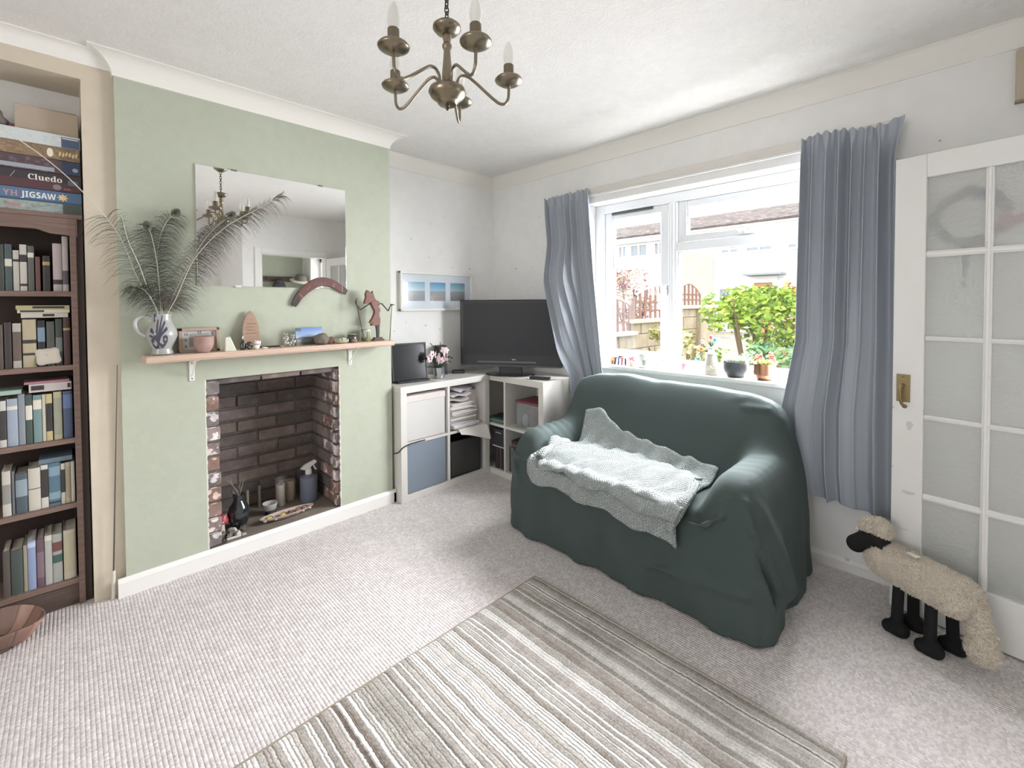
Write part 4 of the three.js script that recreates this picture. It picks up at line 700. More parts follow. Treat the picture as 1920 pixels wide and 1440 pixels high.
{
  // salt-glazed jug
  const j = thing('stoneware_jug', 'grey stoneware jug with blue scroll decoration holding peacock feathers', 'jug', [0.338, ST, 2.383]);
  const deco = canvasTex(1024, 512, (c, w, h) => {
    c.fillStyle = '#a6a5a0'; c.fillRect(0, 0, w, h); reseed(9); for (let i = 0; i < 3000; i++) { c.fillStyle = `rgba(${rr(120, 200) | 0},${rr(120, 200) | 0},${rr(120, 195) | 0},0.12)`; c.fillRect(rr(0, w), rr(0, h), 5, 5); }
    c.strokeStyle = '#3f4353'; c.fillStyle = '#3f4353'; c.lineWidth = 7; for (const y of [52, 78]) { c.beginPath(); c.moveTo(0, y); c.lineTo(w, y); c.stroke(); }
    for (const ox of [0.25, 0.75]) { const X = ox * w, Y = 285; c.lineCap = 'round';
      const sw = (pts, lw) => { c.lineWidth = lw; c.beginPath(); c.moveTo(X + pts[0][0], Y + pts[0][1]); for (let i = 1; i + 1 < pts.length; i += 2) c.quadraticCurveTo(X + pts[i][0], Y + pts[i][1], X + pts[i + 1][0], Y + pts[i + 1][1]); c.stroke(); };
      sw([[-10, 90], [-15, 20], [-25, -40], [-40, -90], [-85, -85], [-110, -60], [-85, -40]], 25);
      sw([[0, 80], [10, 0], [45, -70]], 20); sw([[0, 70], [30, 5], [85, -30]], 20); sw([[5, 75], [40, 25], [95, 10]], 18); sw([[-15, 70], [-50, 25], [-95, 15]], 20); sw([[-15, 80], [-50, 55], [-95, 50]], 16);
      sw([[10, 95], [60, 120], [95, 80], [90, 45], [55, 60], [50, 85], [75, 85]], 18); sw([[-10, 100], [-50, 130], [-90, 100], [-95, 70], [-60, 75]], 20); sw([[-60, 110], [0, 125], [60, 112]], 7); }
    for (const ox of [0.02, 0.5]) { c.lineWidth = 16; c.beginPath(); c.moveTo(ox * w, 110); c.quadraticCurveTo(ox * w + 40, 190, ox * w + 8, 300); c.lineTo(ox * w - 4, 400); c.stroke(); }
  });
  const body = lathe([[0, 0.0], [0.040, 0.0], [0.042, 0.008], [0.036, 0.022], [0.038, 0.034], [0.050, 0.060], [0.0585, 0.085], [0.0575, 0.105], [0.048, 0.130], [0.038, 0.150], [0.0345, 0.165], [0.036, 0.186], [0.033, 0.187], [0.031, 0.165], [0.035, 0.148], [0.044, 0.125], [0.05, 0.09], [0.03, 0.03], [0, 0.02]], 56);
  body.rotateY(-0.35 + Math.PI / 2 * 0.0);
  part(j, 'body', body, phys(0xffffff, 0.3, { map: deco, clearcoat: 0.5, clearcoatRoughness: 0.2 }));
  part(j, 'handle', tube([[0.0, 0.168, 0.033], [0.0, 0.176, 0.062], [0.0, 0.166, 0.088], [0.0, 0.135, 0.094], [0.0, 0.105, 0.080], [0, 0.088, 0.058]], 0.0075, 40, 10), phys(0xb9b9b4, 0.3, { clearcoat: 0.5 }));

  // peacock feathers
  const quillM = mat(0xcfcbb8, 0.6), barbM = mat(0x4c5146, 0.8), barb2 = mat(0x58534a, 0.8), eye1 = mat(0x74755c, 0.7), eye2 = mat(0x55604f, 0.6), eye3 = mat(0x2b2f33, 0.5);
  function feather(label, pts, o) {
    const f = thing('peacock_feather', label, 'feather', [0, 0, 0], 0, 'peacock feathers in the jug'), cv = curve(pts), L = cv.getLength();
    const q = new THREE.TubeGeometry(cv, 60, 0.0018, 6); part(f, 'quill', q, quillM);
    reseed(o.seed);
    const list = [], wide = V(...(o.side || [0.35, 0, 1])).normalize();
    const n = Math.round(L * (o.density || 240));
    for (let k = 0; k < n; k++) for (const s of [-1, 1]) {
      const t = lerp(o.from || 0.22, 0.97, (k + rnd()) / n); if (o.bare && t > o.bare[0] && t < o.bare[1]) continue;
      const p = cv.getPoint(t), d = cv.getTangent(t), sd = wide.clone().addScaledVector(d, -wide.dot(d)).normalize().multiplyScalar(s), nn = d.clone().cross(sd);
      const len = 1.25 * (o.len || 0.075) * (0.55 + 0.45 * Math.sin(Math.PI * Math.min(1, t * 0.9 + 0.05))) * rr(0.7, 1.15), ang = rr(0.45, 0.8) + (t > 0.9 ? 0.5 : 0), dr = rr(0.016, 0.07) * len / 0.08, tw = rr(-0.3, 0.3);
      const Q = []; for (let i = 0; i <= 4; i++) { const u = i / 4; Q.push(p.clone().addScaledVector(sd, len * u * Math.cos(ang) ).addScaledVector(d, len * u * Math.sin(ang) * (1 - 0.25 * u)).addScaledVector(nn, len * 0.25 * u * tw).add(V(0, -dr * u * u, 0))); }
      const w0 = rr(0.0008, 0.0013), pos = [], idx = [];
      for (let i = 0; i <= 4; i++) { const w = w0 * (1 - 0.7 * i / 4); pos.push(Q[i].x, Q[i].y + w, Q[i].z, Q[i].x + w, Q[i].y - w * 0.6, Q[i].z + w * 0.5, Q[i].x - w, Q[i].y - w * 0.6, Q[i].z - w * 0.5); if (i < 4) for (let e = 0; e < 3; e++) { const a = i * 3 + e, b = i * 3 + (e + 1) % 3; idx.push(a, b, b + 3, a, b + 3, a + 3); } }
      const g = new THREE.BufferGeometry(); g.setAttribute('position', new THREE.Float32BufferAttribute(pos, 3)); g.setIndex(idx); list.push(clean(g));
    }
    const bm = part(f, 'barbs', merge(list), o.brown ? barb2 : barbM); bm.userData.kind = 'stuff';
    if (o.eye) {
      const p = cv.getPoint(0.985), d = cv.getTangent(0.97), e = V(...o.eye).normalize(), X = d, Z = e.clone().addScaledVector(d, -e.dot(d)).normalize(), Y = Z.clone().cross(X);
      const mtx = new THREE.Matrix4().makeBasis(X, Y, Z).setPosition(p);
      const disc = (r, k, dx) => new THREE.SphereGeometry(1, 20, 10).scale(r, r * 0.74, 0.0016).translate(dx, 0, k).applyMatrix4(mtx);
      const ee = part(f, 'eye_spot', disc(0.023, 0, 0), eye1, 'bronze green eye'); part(ee, 'eye_ring', disc(0.015, 0.0012, 0.003), eye2); part(ee, 'eye_centre', disc(0.0065, 0.0024, -0.001), eye3);
    }
    return f;
  }
  feather('longest peacock feather, arching left across the board games', [[0.338, 1.12, 2.383], [0.34, 1.296, 2.402], [0.36, 1.415, 2.46], [0.40, 1.614, 2.529], [0.45, 1.748, 2.622], [0.50, 1.853, 2.723], [0.55, 1.935, 2.844], [0.57, 1.965, 2.92]], { seed: 1, from: 0.12, len: 0.085, bare: [0.5, 0.9], density: 130, eye: [1, 0, 0.2] });
  feather('short peacock feather drooping left just above the jug', [[0.338, 1.12, 2.383], [0.34, 1.26, 2.393], [0.35, 1.325, 2.412], [0.38, 1.385, 2.45], [0.42, 1.395, 2.499]], { seed: 2, from: 0.6, len: 0.06, eye: [1, 0.2, 0.2], density: 260 });
  feather('upright peacock feather whose eye leans left over the jug', [[0.338, 1.12, 2.383], [0.338, 1.27, 2.385], [0.33, 1.418, 2.389], [0.33, 1.539, 2.398], [0.33, 1.634, 2.413], [0.33, 1.676, 2.426]], { seed: 3, len: 0.08, eye: [1, 0, 0.3] });
  feather('tallest upright peacock feather with its eye left of the mirror', [[0.338, 1.12, 2.383], [0.338, 1.27, 2.379], [0.32, 1.394, 2.384], [0.31, 1.566, 2.388], [0.31, 1.692, 2.358], [0.32, 1.753, 2.316]], { seed: 4, len: 0.085, eye: [1, 0, 0.3] });
  feather('long peacock feather crossing the mirror with a dark curled tip', [[0.338, 1.12, 2.383], [0.34, 1.27, 2.362], [0.35, 1.345, 2.33], [0.38, 1.533, 2.259], [0.42, 1.683, 2.146], [0.46, 1.801, 1.993], [0.49, 1.882, 1.889]], { seed: 5, from: 0.2, len: 0.09, brown: true });
  feather('peacock feather whose eye shows in front of the mirror', [[0.338, 1.12, 2.383], [0.338, 1.27, 2.366], [0.33, 1.357, 2.337], [0.33, 1.51, 2.272], [0.34, 1.67, 2.185], [0.36, 1.768, 2.093]], { seed: 6, from: 0.3, len: 0.085, brown: true, eye: [1, 0, 0.3] });
  feather('dark peacock feather seen edge-on at the left of the bunch', [[0.338, 1.12, 2.383], [0.338, 1.265, 2.398], [0.36, 1.38, 2.431], [0.38, 1.484, 2.46], [0.40, 1.595, 2.499], [0.42, 1.692, 2.519]], { seed: 7, len: 0.06, side: [1, 0, 0.4], density: 220 });
}
{
  // clock, bowl, plaque and ornaments along the shelf; front is +x
  const T = Math.PI / 2;
  const c = thing('mantel_clock', 'wooden block clock with a silver dial behind the terracotta bowl', 'clock', [0.318, ST, 2.236], T);
  part(c, 'case', merge([box(-0.083, 0.083, 0, 0.012, -0.03, 0.006, 0.002), box(-0.083, 0.083, 0.102, 0.116, -0.03, 0.006, 0.002), box(-0.083, -0.068, 0, 0.116, -0.03, 0.006, 0.002), box(0.068, 0.083, 0, 0.116, -0.03, 0.006, 0.002), box(-0.08, 0.08, 0.004, 0.11, -0.03, -0.01)]), mat(0xb09b88, 0.6));
  part(c, 'dial', box(-0.069, 0.069, 0.011, 0.103, -0.011, -0.008), mat(0xffffff, 0.4, { map: canvasTex(256, 170, (x) => { x.fillStyle = '#c9c8c4'; x.fillRect(0, 0, 256, 170); x.fillStyle = '#a3a29d'; x.fillRect(52, 26, 152, 118); x.fillStyle = '#4c4a47'; x.font = 'bold 32px sans-serif'; x.textAlign = 'center'; x.textBaseline = 'middle'; [['10', 28, 32], ['9', 28, 85], ['8', 28, 138], ['2', 228, 32], ['3', 228, 85], ['4', 228, 138], ['12', 128, 16], ['6', 128, 156]].forEach(([s, a, b]) => x.fillText(s, a, b)); }) }));
  const b = thing('terracotta_bowl', 'small pinkish terracotta pot standing in front of the clock', 'bowl', [0.366, ST, 2.228]);
  part(b, 'body', lathe([[0, 0], [0.022, 0], [0.024, 0.003], [0.036, 0.022], [0.0415, 0.045], [0.041, 0.074], [0.039, 0.078], [0.036, 0.075], [0.034, 0.03], [0, 0.012]], 36), mat(0xffffff, 0.75, { map: tex(128, 128, (u, v) => { const n = (fbm(u, v, 6, 4) - 0.5) * 0.12; return [0.645 + n, 0.525 + n, 0.485 + n]; }, true, 1) }));
  const py = thing('onyx_wedge', 'pale green stone wedge beside the clock', 'ornament', [0.36, ST, 2.118], T);
  part(py, 'stone', slab([[-0.024, 0], [0.020, 0], [-0.006, 0.066], [-0.022, 0.064]], 0.03, 0.003), mat(0xd5d6c4, 0.35));
  const sv = thing('snow_bottle', 'small dark glass bottle with a silver stopper left of the plaque', 'bottle', [0.362, ST, 2.062]);
  part(sv, 'body', lathe([[0, 0], [0.011, 0], [0.013, 0.004], [0.013, 0.03], [0.006, 0.038], [0.005, 0.05], [0, 0.051]], 20), phys(0x26301f, 0.15, { clearcoat: 0.6 })); part(sv, 'stopper', lathe([[0, 0.05], [0.005, 0.051], [0.003, 0.06], [0.0045, 0.066], [0, 0.072]], 14), mat(0xbdbdb9, 0.25, { metalness: 0.9 }));
  const pc = thing('pine_cone', 'dark speckled egg-shaped ornament beside the small bottle', 'ornament', [0.372, ST, 2.035]);
  part(pc, 'body', ball(0, 0.02, 0, 0.016, 0.02, 0.016), mat(0x3a372f, 0.7)); part(pc, 'speckles', merge(Array.from({ length: 14 }, (_, k) => ball(Math.cos(k * 2.4) * 0.014, 0.01 + (k % 7) * 0.003, Math.sin(k * 2.4) * 0.014, 0.003))), mat(0xaaa796, 0.7)); pc.children[1].userData.kind = 'stuff';
  const pl = thing('wooden_plaque', 'surfboard-shaped wooden plaque leaning on the green wall', 'plaque', [0.305, ST, 2.008], T); pl.rotation.set(0, T, 0);
  const outline = []; for (let k = 0; k <= 24; k++) { const t = k / 24; outline.push([0.0385 * Math.pow(Math.sin(Math.PI * (0.16 + 0.84 * t)), 0.62), t * 0.192]); } for (let k = 24; k >= 0; k--) { const t = k / 24; outline.push([-0.0385 * Math.pow(Math.sin(Math.PI * (0.16 + 0.84 * t)), 0.62), t * 0.192]); }
  const pg = slab(outline.filter((q, i) => i !== 25), 0.010, 0.003); pg.rotateX(-0.12);
  part(pl, 'board', muv(pg), mat(0xffffff, 0.6, { map: grainTex([0.64, 0.535, 0.455], 0.08, 0.2, 0.2) }));
  part(pl, 'burned_lettering', merge([0.075, 0.092, 0.108, 0.125].map((y, k) => box(-0.024 + (k % 2) * 0.004, 0.024 - (k % 3) * 0.004, y, y + 0.004, 0.0, 0.0006).translate(0, 0, 0.0103))).rotateX(-0.12), mat(0x8d6c54, 0.8));
  const ct = thing('lucky_cat', 'tiny white cat figurine in front of the plaque', 'figurine', [0.386, ST, 2.004], T);
  part(ct, 'body', merge([ball(0, 0.014, 0, 0.013, 0.015, 0.011), ball(0, 0.033, 0.001, 0.0115, 0.010, 0.010), rod([0.011, 0.02, 0.004], [0.014, 0.042, 0.004], 0.004, 0.0035)]), mat(0xe9e6e0, 0.35)); for (const s of [-1, 1]) part(ct, 'ear', new THREE.ConeGeometry(0.0042, 0.009, 8).translate(s * 0.0065, 0.044, 0), mat(0xe3cfc9, 0.4)); part(ct, 'collar', new THREE.TorusGeometry(0.0095, 0.0015, 6, 20).rotateX(Math.PI / 2).translate(0, 0.0245, 0.001), mat(0x9a3d33, 0.5));
  const sh = thing('shell', 'tiny pale shell lying right of the cat figurine', 'shell', [0.39, ST, 1.972]); part(sh, 'body', merge([ball(0, 0.005, 0, 0.008, 0.005, 0.011), ball(0.002, 0.004, -0.012, 0.005, 0.004, 0.006)]), mat(0xdfd9cb, 0.5));
  const wd = thing('driftwood_strip', 'thin dark strip lying on the shelf between cat and beads', 'ornament', [0.31, ST, 1.93]); part(wd, 'body', box(-0.01, 0.01, 0, 0.006, -0.06, 0.06, 0.003), mat(0x37342c, 0.8));
  const bd = thing('bead_figure', 'silver and grey beaded animal figurine left of the postcard', 'figurine', [0.36, ST, 1.842]);
  reseed(33); for (const [oz, h] of [[0.018, 0.058], [-0.018, 0.05]]) { const bl = []; for (let k = 0; k < 26; k++) bl.push(ball(rr(-0.012, 0.012), 0.008 + rnd() * (h - 0.012), oz + rr(-0.014, 0.014), rr(0.005, 0.008), undefined, undefined, 8, 6)); const q = part(bd, 'beads', merge(bl), mat(0xb9b7b0, 0.3, { metalness: 0.3 })); q.userData.kind = 'stuff'; part(bd, 'head', merge([ball(0.01, h + 0.002, oz, 0.012, 0.011, 0.011), ball(0.008, h + 0.013, oz + 0.008, 0.0045), ball(0.008, h + 0.013, oz - 0.008, 0.0045)]), mat(0xa9a69d, 0.35)); for (const s of [-1, 1]) part(bd, 'eye', ball(0.0205, h + 0.004, oz + s * 0.005, 0.0028, undefined, undefined, 8, 6), mat(0x20201e, 0.3)); }
  const pb = thing('pebble', 'small pebble left of the beaded figurine', 'pebble', [0.385, ST, 1.888]); part(pb, 'body', ball(0, 0.006, 0, 0.008, 0.006, 0.009, 12, 8), mat(0x8b8877, 0.8));
  // postcard
  const ph = thing('postcard', 'blue sky landscape postcard standing on the mantel shelf', 'postcard', [0.322, ST, 1.716], T + 0.12);
  part(ph, 'card', box(-0.077, 0.077, 0, 0.098, -0.001, 0.001).rotateX(-0.1), mat(0xffffff, 0.35, { map: canvasTex(384, 256, (x) => { const g = x.createLinearGradient(0, 0, 0, 150); g.addColorStop(0, '#3c5f9c'); g.addColorStop(1, '#a6bdd6'); x.fillStyle = g; x.fillRect(0, 0, 384, 256); x.fillStyle = '#5d6d7c'; x.beginPath(); x.moveTo(0, 150); x.lineTo(90, 132); x.lineTo(240, 140); x.lineTo(384, 128); x.lineTo(384, 180); x.lineTo(0, 180); x.fill(); x.fillStyle = '#5f6058'; x.fillRect(0, 165, 384, 91); x.fillStyle = '#c9c6b8'; x.fillRect(20, 180, 200, 6); x.fillRect(10, 200, 190, 5); x.fillStyle = '#37423a'; reseed(4); for (let i = 0; i < 90; i++) x.fillRect(rr(0, 70), rr(0, 45), 10, 6); }) }));
  const rk = (name, label, pos, rx, ry, rz, col, sd, rough = 0.9) => { const t = thing(name, label, 'stone', pos); const g = new THREE.IcosahedronGeometry(1, 4), p = g.attributes.position; for (let i = 0; i < p.count; i++) { const v = V(p.getX(i), p.getY(i), p.getZ(i)), k = 1 + 0.28 * N3(v.x * 1.6 + sd, v.y * 1.6, v.z * 1.6) + 0.1 * N3(v.x * 5 + sd, v.y * 5, v.z * 5); p.setXYZ(i, v.x * k * rx, Math.max(v.y * k * ry, -ry * 0.8), v.z * k * rz); } g.translate(0, ry * 0.8, 0); const m = mergeVertices(g.deleteAttribute('normal') && g); m.computeVertexNormals(); part(t, 'body', m, mat(col, rough)); return t; };
  rk('rock', 'rough grey-brown rock in front of the postcard', [0.366, ST, 1.668], 0.032, 0.036, 0.043, 0x6e675c, 1);
  rk('rock', 'smaller reddish rock right of the grey rock', [0.352, ST, 1.612], 0.024, 0.022, 0.028, 0x7c5d53, 2);
  rk('coral', 'knobbly pale coral piece between rock and jar', [0.37, ST, 1.553], 0.028, 0.017, 0.042, 0xaaa88f, 9);
  reseed(12); { const k = []; for (let i = 0; i < 26; i++) k.push(ball(0.37 + rr(-0.024, 0.024), ST + rr(0.012, 0.027), 1.553 + rr(-0.038, 0.038), rr(0.005, 0.009), undefined, undefined, 8, 6)); const cr = scene.children.find((o) => o.name === 'coral'); const q = part(cr, 'knobs', merge(k).translate(-0.37, -ST, -1.553), mat(0xb4b29b, 0.9)); q.userData.kind = 'stuff'; }
  const jar = thing('lidded_jar', 'small dark lidded jar left of the carved puppet', 'jar', [0.325, ST, 1.468]); part(jar, 'body', lathe([[0, 0], [0.024, 0], [0.030, 0.01], [0.030, 0.03], [0.024, 0.04], [0, 0.041]], 28), phys(0x46443f, 0.25, { clearcoat: 0.6 })); part(jar, 'lid', lathe([[0, 0.04], [0.026, 0.041], [0.028, 0.046], [0.012, 0.052], [0.004, 0.058], [0, 0.06]], 28), mat(0x9a9a94, 0.3, { metalness: 0.7 }));
  rk('rock', 'small dusky pink stone in front of the lidded jar', [0.374, ST, 1.478], 0.016, 0.013, 0.020, 0x8b7468, 5);
  const gl = thing('glass_votive', 'mottled green glass votive behind the puppet', 'votive', [0.322, ST, 1.378]); part(gl, 'cup', lathe([[0, 0], [0.024, 0], [0.027, 0.006], [0.029, 0.072], [0.027, 0.073], [0.025, 0.012], [0, 0.008]], 28), phys(0xffffff, 0.3, { map: tex(128, 128, (u, v) => { const n = fbm(u, v, 7, 3); return n > 0.52 ? [0.45, 0.47, 0.30] : [0.72, 0.74, 0.68]; }, true, 1), clearcoat: 0.4 }));
  // carved rod puppet
  const pu = thing('rod_puppet', 'carved brown rod puppet with thin jointed arms at the right end of the mantel', 'puppet', [0.338, 0, 0]);
  const wood = mat(0xffffff, 0.55, { map: grainTex([0.46, 0.31, 0.27], 0.1, 0.3, 0.05) }), thin = mat(0x3d2f28, 0.6);
  const ex = (pts, d, x0) => { const g = slab(pts.map(([z, y]) => [-z, y]), d, 0.004, 2).rotateY(Math.PI / 2); g.translate(x0, 0, 0); return muv(g); };
  part(pu, 'head', ex([[1.376, 1.398], [1.384, 1.381], [1.382, 1.355], [1.39, 1.336], [1.393, 1.321], [1.37, 1.325], [1.349, 1.329], [1.344, 1.336], [1.323, 1.341], [1.333, 1.36], [1.338, 1.377], [1.341, 1.392], [1.346, 1.383], [1.359, 1.386], [1.369, 1.396]], 0.022, -0.011), wood);
  part(pu, 'torso', ex([[1.349, 1.331], [1.323, 1.341], [1.297, 1.326], [1.299, 1.312], [1.313, 1.314], [1.296, 1.287], [1.295, 1.273], [1.303, 1.258], [1.3, 1.238], [1.295, 1.219], [1.298, 1.187], [1.32, 1.185], [1.348, 1.186], [1.351, 1.194], [1.332, 1.199], [1.359, 1.203], [1.34, 1.23], [1.329, 1.254], [1.326, 1.273], [1.339, 1.297], [1.349, 1.317]], 0.026, -0.013), wood);
  part(pu, 'leg', ex([[1.319, 1.188], [1.298, 1.187], [1.299, 1.14], [1.302, ST + 0.018], [1.311, ST + 0.018], [1.313, 1.151]], 0.014, -0.007), mat(0x33302b, 0.6));
  const limb = (pts) => merge(pts.slice(1).map((p, i) => rod([0, pts[i][1], pts[i][0]], [0, p[1], p[0]], 0.0042, 0.0036, 8)));
  const aL = part(pu, 'arm', limb([[1.349, 1.324], [1.419, 1.281], [1.445, 1.317]]), thin), aR = part(pu, 'arm', limb([[1.299, 1.319], [1.275, 1.319], [1.232, 1.272], [1.212, 1.309]]), thin);
  part(aL, 'hand', merge([ball(0, 1.326, 1.446, 0.005, 0.011, 0.006), rod([0, 1.33, 1.444], [0, 1.355, 1.441], 0.003, 0.002), rod([0, 1.33, 1.447], [0, 1.342, 1.454], 0.0025, 0.002)]), thin); part(aR, 'hand', merge([ball(0, 1.311, 1.207, 0.005, 0.006, 0.010), rod([0, 1.312, 1.20], [0, 1.311, 1.186], 0.003, 0.002)]), thin);
  part(pu, 'control_rod', rod([0.004, 1.312, 1.443], [0.03, ST, 1.409], 0.0022), thin); part(pu, 'control_rod', rod([0.004, 1.306, 1.207], [0.02, ST, 1.2345], 0.0022), thin);
  part(pu, 'base', merge([box(-0.02, 0.02, ST, ST + 0.009, 1.27, 1.342, 0.002), box(-0.015, 0.015, ST + 0.008, ST + 0.02, 1.278, 1.334, 0.003)]), mat(0x5b4136, 0.6));
}
// ---------------------------------------------------------------- bookcase, books, games
{
  const b = thing('bookcase', 'dark brown wooden bookcase built into the left alcove', 'bookcase', [0, 0, 0]);
  const x0 = 0.012, xf = 0.205, zA = 2.6345, zB = 3.5;
  const tops = [0.118, 0.452, 0.737, 1.057, 1.376];
  part(b, 'side', muv(box(x0, 0.192, 0, 1.692, zA, zA + 0.024, 0.002)), mat(0x3f342e, 0.6)); part(b, 'side', muv(box(x0, 0.192, 0, 1.692, zB - 0.024, zB, 0.002)), M.darkwood);
  part(b, 'stile', muv(box(0.188, xf, 0.0, 1.68, zA + 0.022, zA + 0.043, 0.003)), M.midwood);
  tops.forEach((y) => part(b, 'shelf', muv(box(x0, xf - 0.004, y - 0.022, y, zA + 0.022, zB - 0.022, 0.002)), M.midwood));
  part(b, 'plinth', muv(box(0.15, 0.19, 0.0, 0.096, zA + 0.02, zB - 0.02, 0.002)), M.darkwood);
  part(b, 'back', muv(box(0.003, x0 + 0.001, 0, 1.69, zA, zB)), mat(0x3d3029, 0.7));
  part(b, 'top', muv(box(x0, 0.21, 1.69, 1.708, zA, zB, 0.003)), M.midwood);
  const val = [[-zB, 1.692], [-zA - 0.02, 1.692], [-zA - 0.02, 1.618]]; for (let k = 0; k <= 12; k++) val.push([-zA - 0.09 - k * 0.005, 1.622 + 0.016 * sstep(0, 12, k)]); val.push([-zB + 0.09, 1.638], [-zB, 1.618]);
  part(b, 'valance', muv(slab(val, 0.014, 0.002).rotateY(Math.PI / 2).translate(0.19, 0, 0)), M.midwood);

  const pageM = mat(0xd8d0bf, 0.9), bandM = mat(0xd9d3c3, 0.6), bandD = mat(0x3d3a38, 0.6), gilt = mat(0xa9966a, 0.5);
  // an upright book: spine to the room (+x); z is along the shelf
  function book(label, z, y, w, h, color, o = {}) {
    const d = o.d || 0.13, xs = o.x || 0.178, t = thing('book', label, 'book', [xs, y, z], 0, o.group), m = mat(color, o.rough || 0.55);
    if (o.tilt) t.rotation.x = o.tilt;
    const sp = new THREE.CylinderGeometry(w / 2, w / 2, h, 12, 1, false, 0, Math.PI).scale(1, 1, 1); sp.scale(0.35, 1, 1).translate(0, h / 2, 0);
    part(t, 'cover', merge([sp, box(-d, 0, 0, h, -w / 2, -w / 2 + 0.002), box(-d, 0, 0, h, w / 2 - 0.002, w / 2), box(-0.002, 0.0005, 0, h, -w / 2, w / 2)]), m);
    part(t, 'pages', box(-d + 0.004, -0.002, 0.003, h - 0.003, -w / 2 + 0.002, w / 2 - 0.002), pageM);
    const bw = w * 0.86;
    for (const [a, c, mm] of o.bands || []) part(t, 'spine_band', new THREE.CylinderGeometry(w / 2 + 0.0004, w / 2 + 0.0004, c - a, 10, 1, true, 0.25, Math.PI - 0.5).scale(0.38, 1, 1).translate(0, (a + c) / 2, 0), mm === 0 ? bandM : mm === 1 ? bandD : mm === 2 ? gilt : mat(mm, 0.6));
    return t;
  }
  // a book lying flat, spine to the room
  function flat(label, y, z0, z1, th, color, o = {}) {
    const t = thing('book', label, 'book', [o.x || 0.176, y, (z0 + z1) / 2], o.turn || 0, o.group), L = (z1 - z0) / 2, d = 0.13, m = mat(color, 0.55);
    part(t, 'cover', merge([box(-d, 0, 0, 0.002, -L, L), box(-d, 0, th - 0.002, th, -L, L), box(-0.003, 0.002, 0, th, -L, L, 0.001)]), m);
    part(t, 'pages', box(-d + 0.004, -0.003, 0.002, th - 0.002, -L + 0.003, L - 0.003), pageM);
    for (const [a, c, mm] of o.bands || []) part(t, 'spine_band', box(0.0015, 0.0027, th * 0.25, th * 0.8, lerp(-L, L, a), lerp(-L, L, c)), mm === 0 ? bandM : bandD);
    return t;
  }
  const G = (k) => ['books on the bottom shelf', 'books on the second shelf', 'books on the middle shelf', 'books on the fourth shelf', 'books on the top shelf'][k];
  // z runs from 2.682 (right end) towards 2.93 (left, at the picture edge)
  // top shelf
  let y = tops[4] + 0.0005;
  [[2.6925, 0.019, 0.238, 0xb3a8a3, 'tall pale grey book at the right end of the top shelf', [[0.03, 0.09, 0x5d5356]]], [2.717, 0.028, 0.205, 0xb5a8a5, 'thick pale pinkish book second from the right on the top shelf', [[0.03, 0.05, 1]]],
   [2.7505, 0.022, 0.150, 0x3a3532, 'dark brown book in the gap on the top shelf', [[0.11, 0.125, 2]]], [2.7755, 0.014, 0.145, 0x6b4a45, 'short dull red book on the top shelf', []], [2.795, 0.018, 0.188, 0x5e615a, 'grey-green book on the top shelf left of the red one', [[0.14, 0.16, 0]]],
   [2.8165, 0.020, 0.192, 0xcac4ba, 'white book on the top shelf', [[0.02, 0.03, 1], [0.12, 0.15, 1]]], [2.837, 0.017, 0.167, 0xc0bab0, 'shorter off-white book on the top shelf', [[0.12, 0.13, 1]]], [2.858, 0.020, 0.190, 0x4e5c5b, 'dark teal book on the top shelf near the picture edge', [[0.1, 0.13, 0]]], [2.881, 0.022, 0.188, 0x4a4f48, 'dark olive book on the top shelf at the picture edge', []]
  ].forEach(([z, w, h, c, l, bands]) => book(l, z, y, w, h, c, { bands, group: G(4) }));
  // fourth shelf
  y = tops[3] + 0.0005;
  [[2.694, 0.022, 0.205, 0x4b3531, 'dark maroon book at the right end of the fourth shelf', [[0.15, 0.16, 2]]], [2.7185, 0.021, 0.20, 0x3f4642, 'dark green book beside the maroon one on the fourth shelf', [[0.06, 0.12, 0x6d756e]]], [2.744, 0.024, 0.19, 0x53534e, 'grey book behind the embroidered cushion', []], [2.771, 0.022, 0.195, 0x2d2f33, 'black book with a blue label on the fourth shelf', [[0.105, 0.165, 0x7d8ea3]]],
   [2.8055, 0.040, 0.20, 0xb4a88c, 'thick cream book with dark crest on the fourth shelf', [[0.10, 0.115, 1], [0.05, 0.06, 1]]], [2.841, 0.024, 0.185, 0xb5ada2, 'patterned off-white book on the fourth shelf', [[0.03, 0.15, 0x6a5b55]]], [2.866, 0.02, 0.19, 0x403733, 'dark brown book on the fourth shelf near the picture edge', []], [2.889, 0.02, 0.18, 0x5b5048, 'tan-brown book on the fourth shelf at the picture edge', []]
  ].forEach(([z, w, h, c, l, bands]) => book(l, z, y, w, h, c, { bands, group: G(3) }));
  flat('white paperback lying flat across the fourth shelf books', y + 0.2065, 2.688, 2.828, 0.020, 0xc7c2b4, { bands: [[0.3, 0.55, 1]], group: G(3) });
  flat('cream paperback lying flat under the yellow one on the fourth shelf', y + 0.227, 2.683, 2.838, 0.014, 0xcfc9b4, { bands: [[0.5, 0.95, 1]], group: G(3) });
  flat('yellow-spined paperback on top of the flat books of the fourth shelf', y + 0.2415, 2.683, 2.842, 0.017, 0xb8b07c, { bands: [[0.1, 0.7, 1]], group: G(3) });
  // little embroidered cushion
  const cu = thing('small_cushion', 'small cream star-cornered cushion in front of the fourth shelf books', 'cushion', [0.184, tops[3] + 0.0005, 2.752]);
  part(cu, 'body', (() => { const g = new THREE.SphereGeometry(1, 28, 20), p = g.attributes.position; for (let i = 0; i < p.count; i++) { const x = p.getX(i), yy = p.getY(i), z = p.getZ(i), a = Math.atan2(yy, z), k = 1 + 0.32 * Math.pow(Math.abs(Math.sin(2 * a)), 3); p.setXYZ(i, x * 0.012, yy * k * 0.034, z * k * 0.036); } g.computeVertexNormals(); g.rotateX(0.12).rotateZ(0.2); return g.translate(0, 0.042, 0); })(), mat(0xc9c0b2, 0.95));
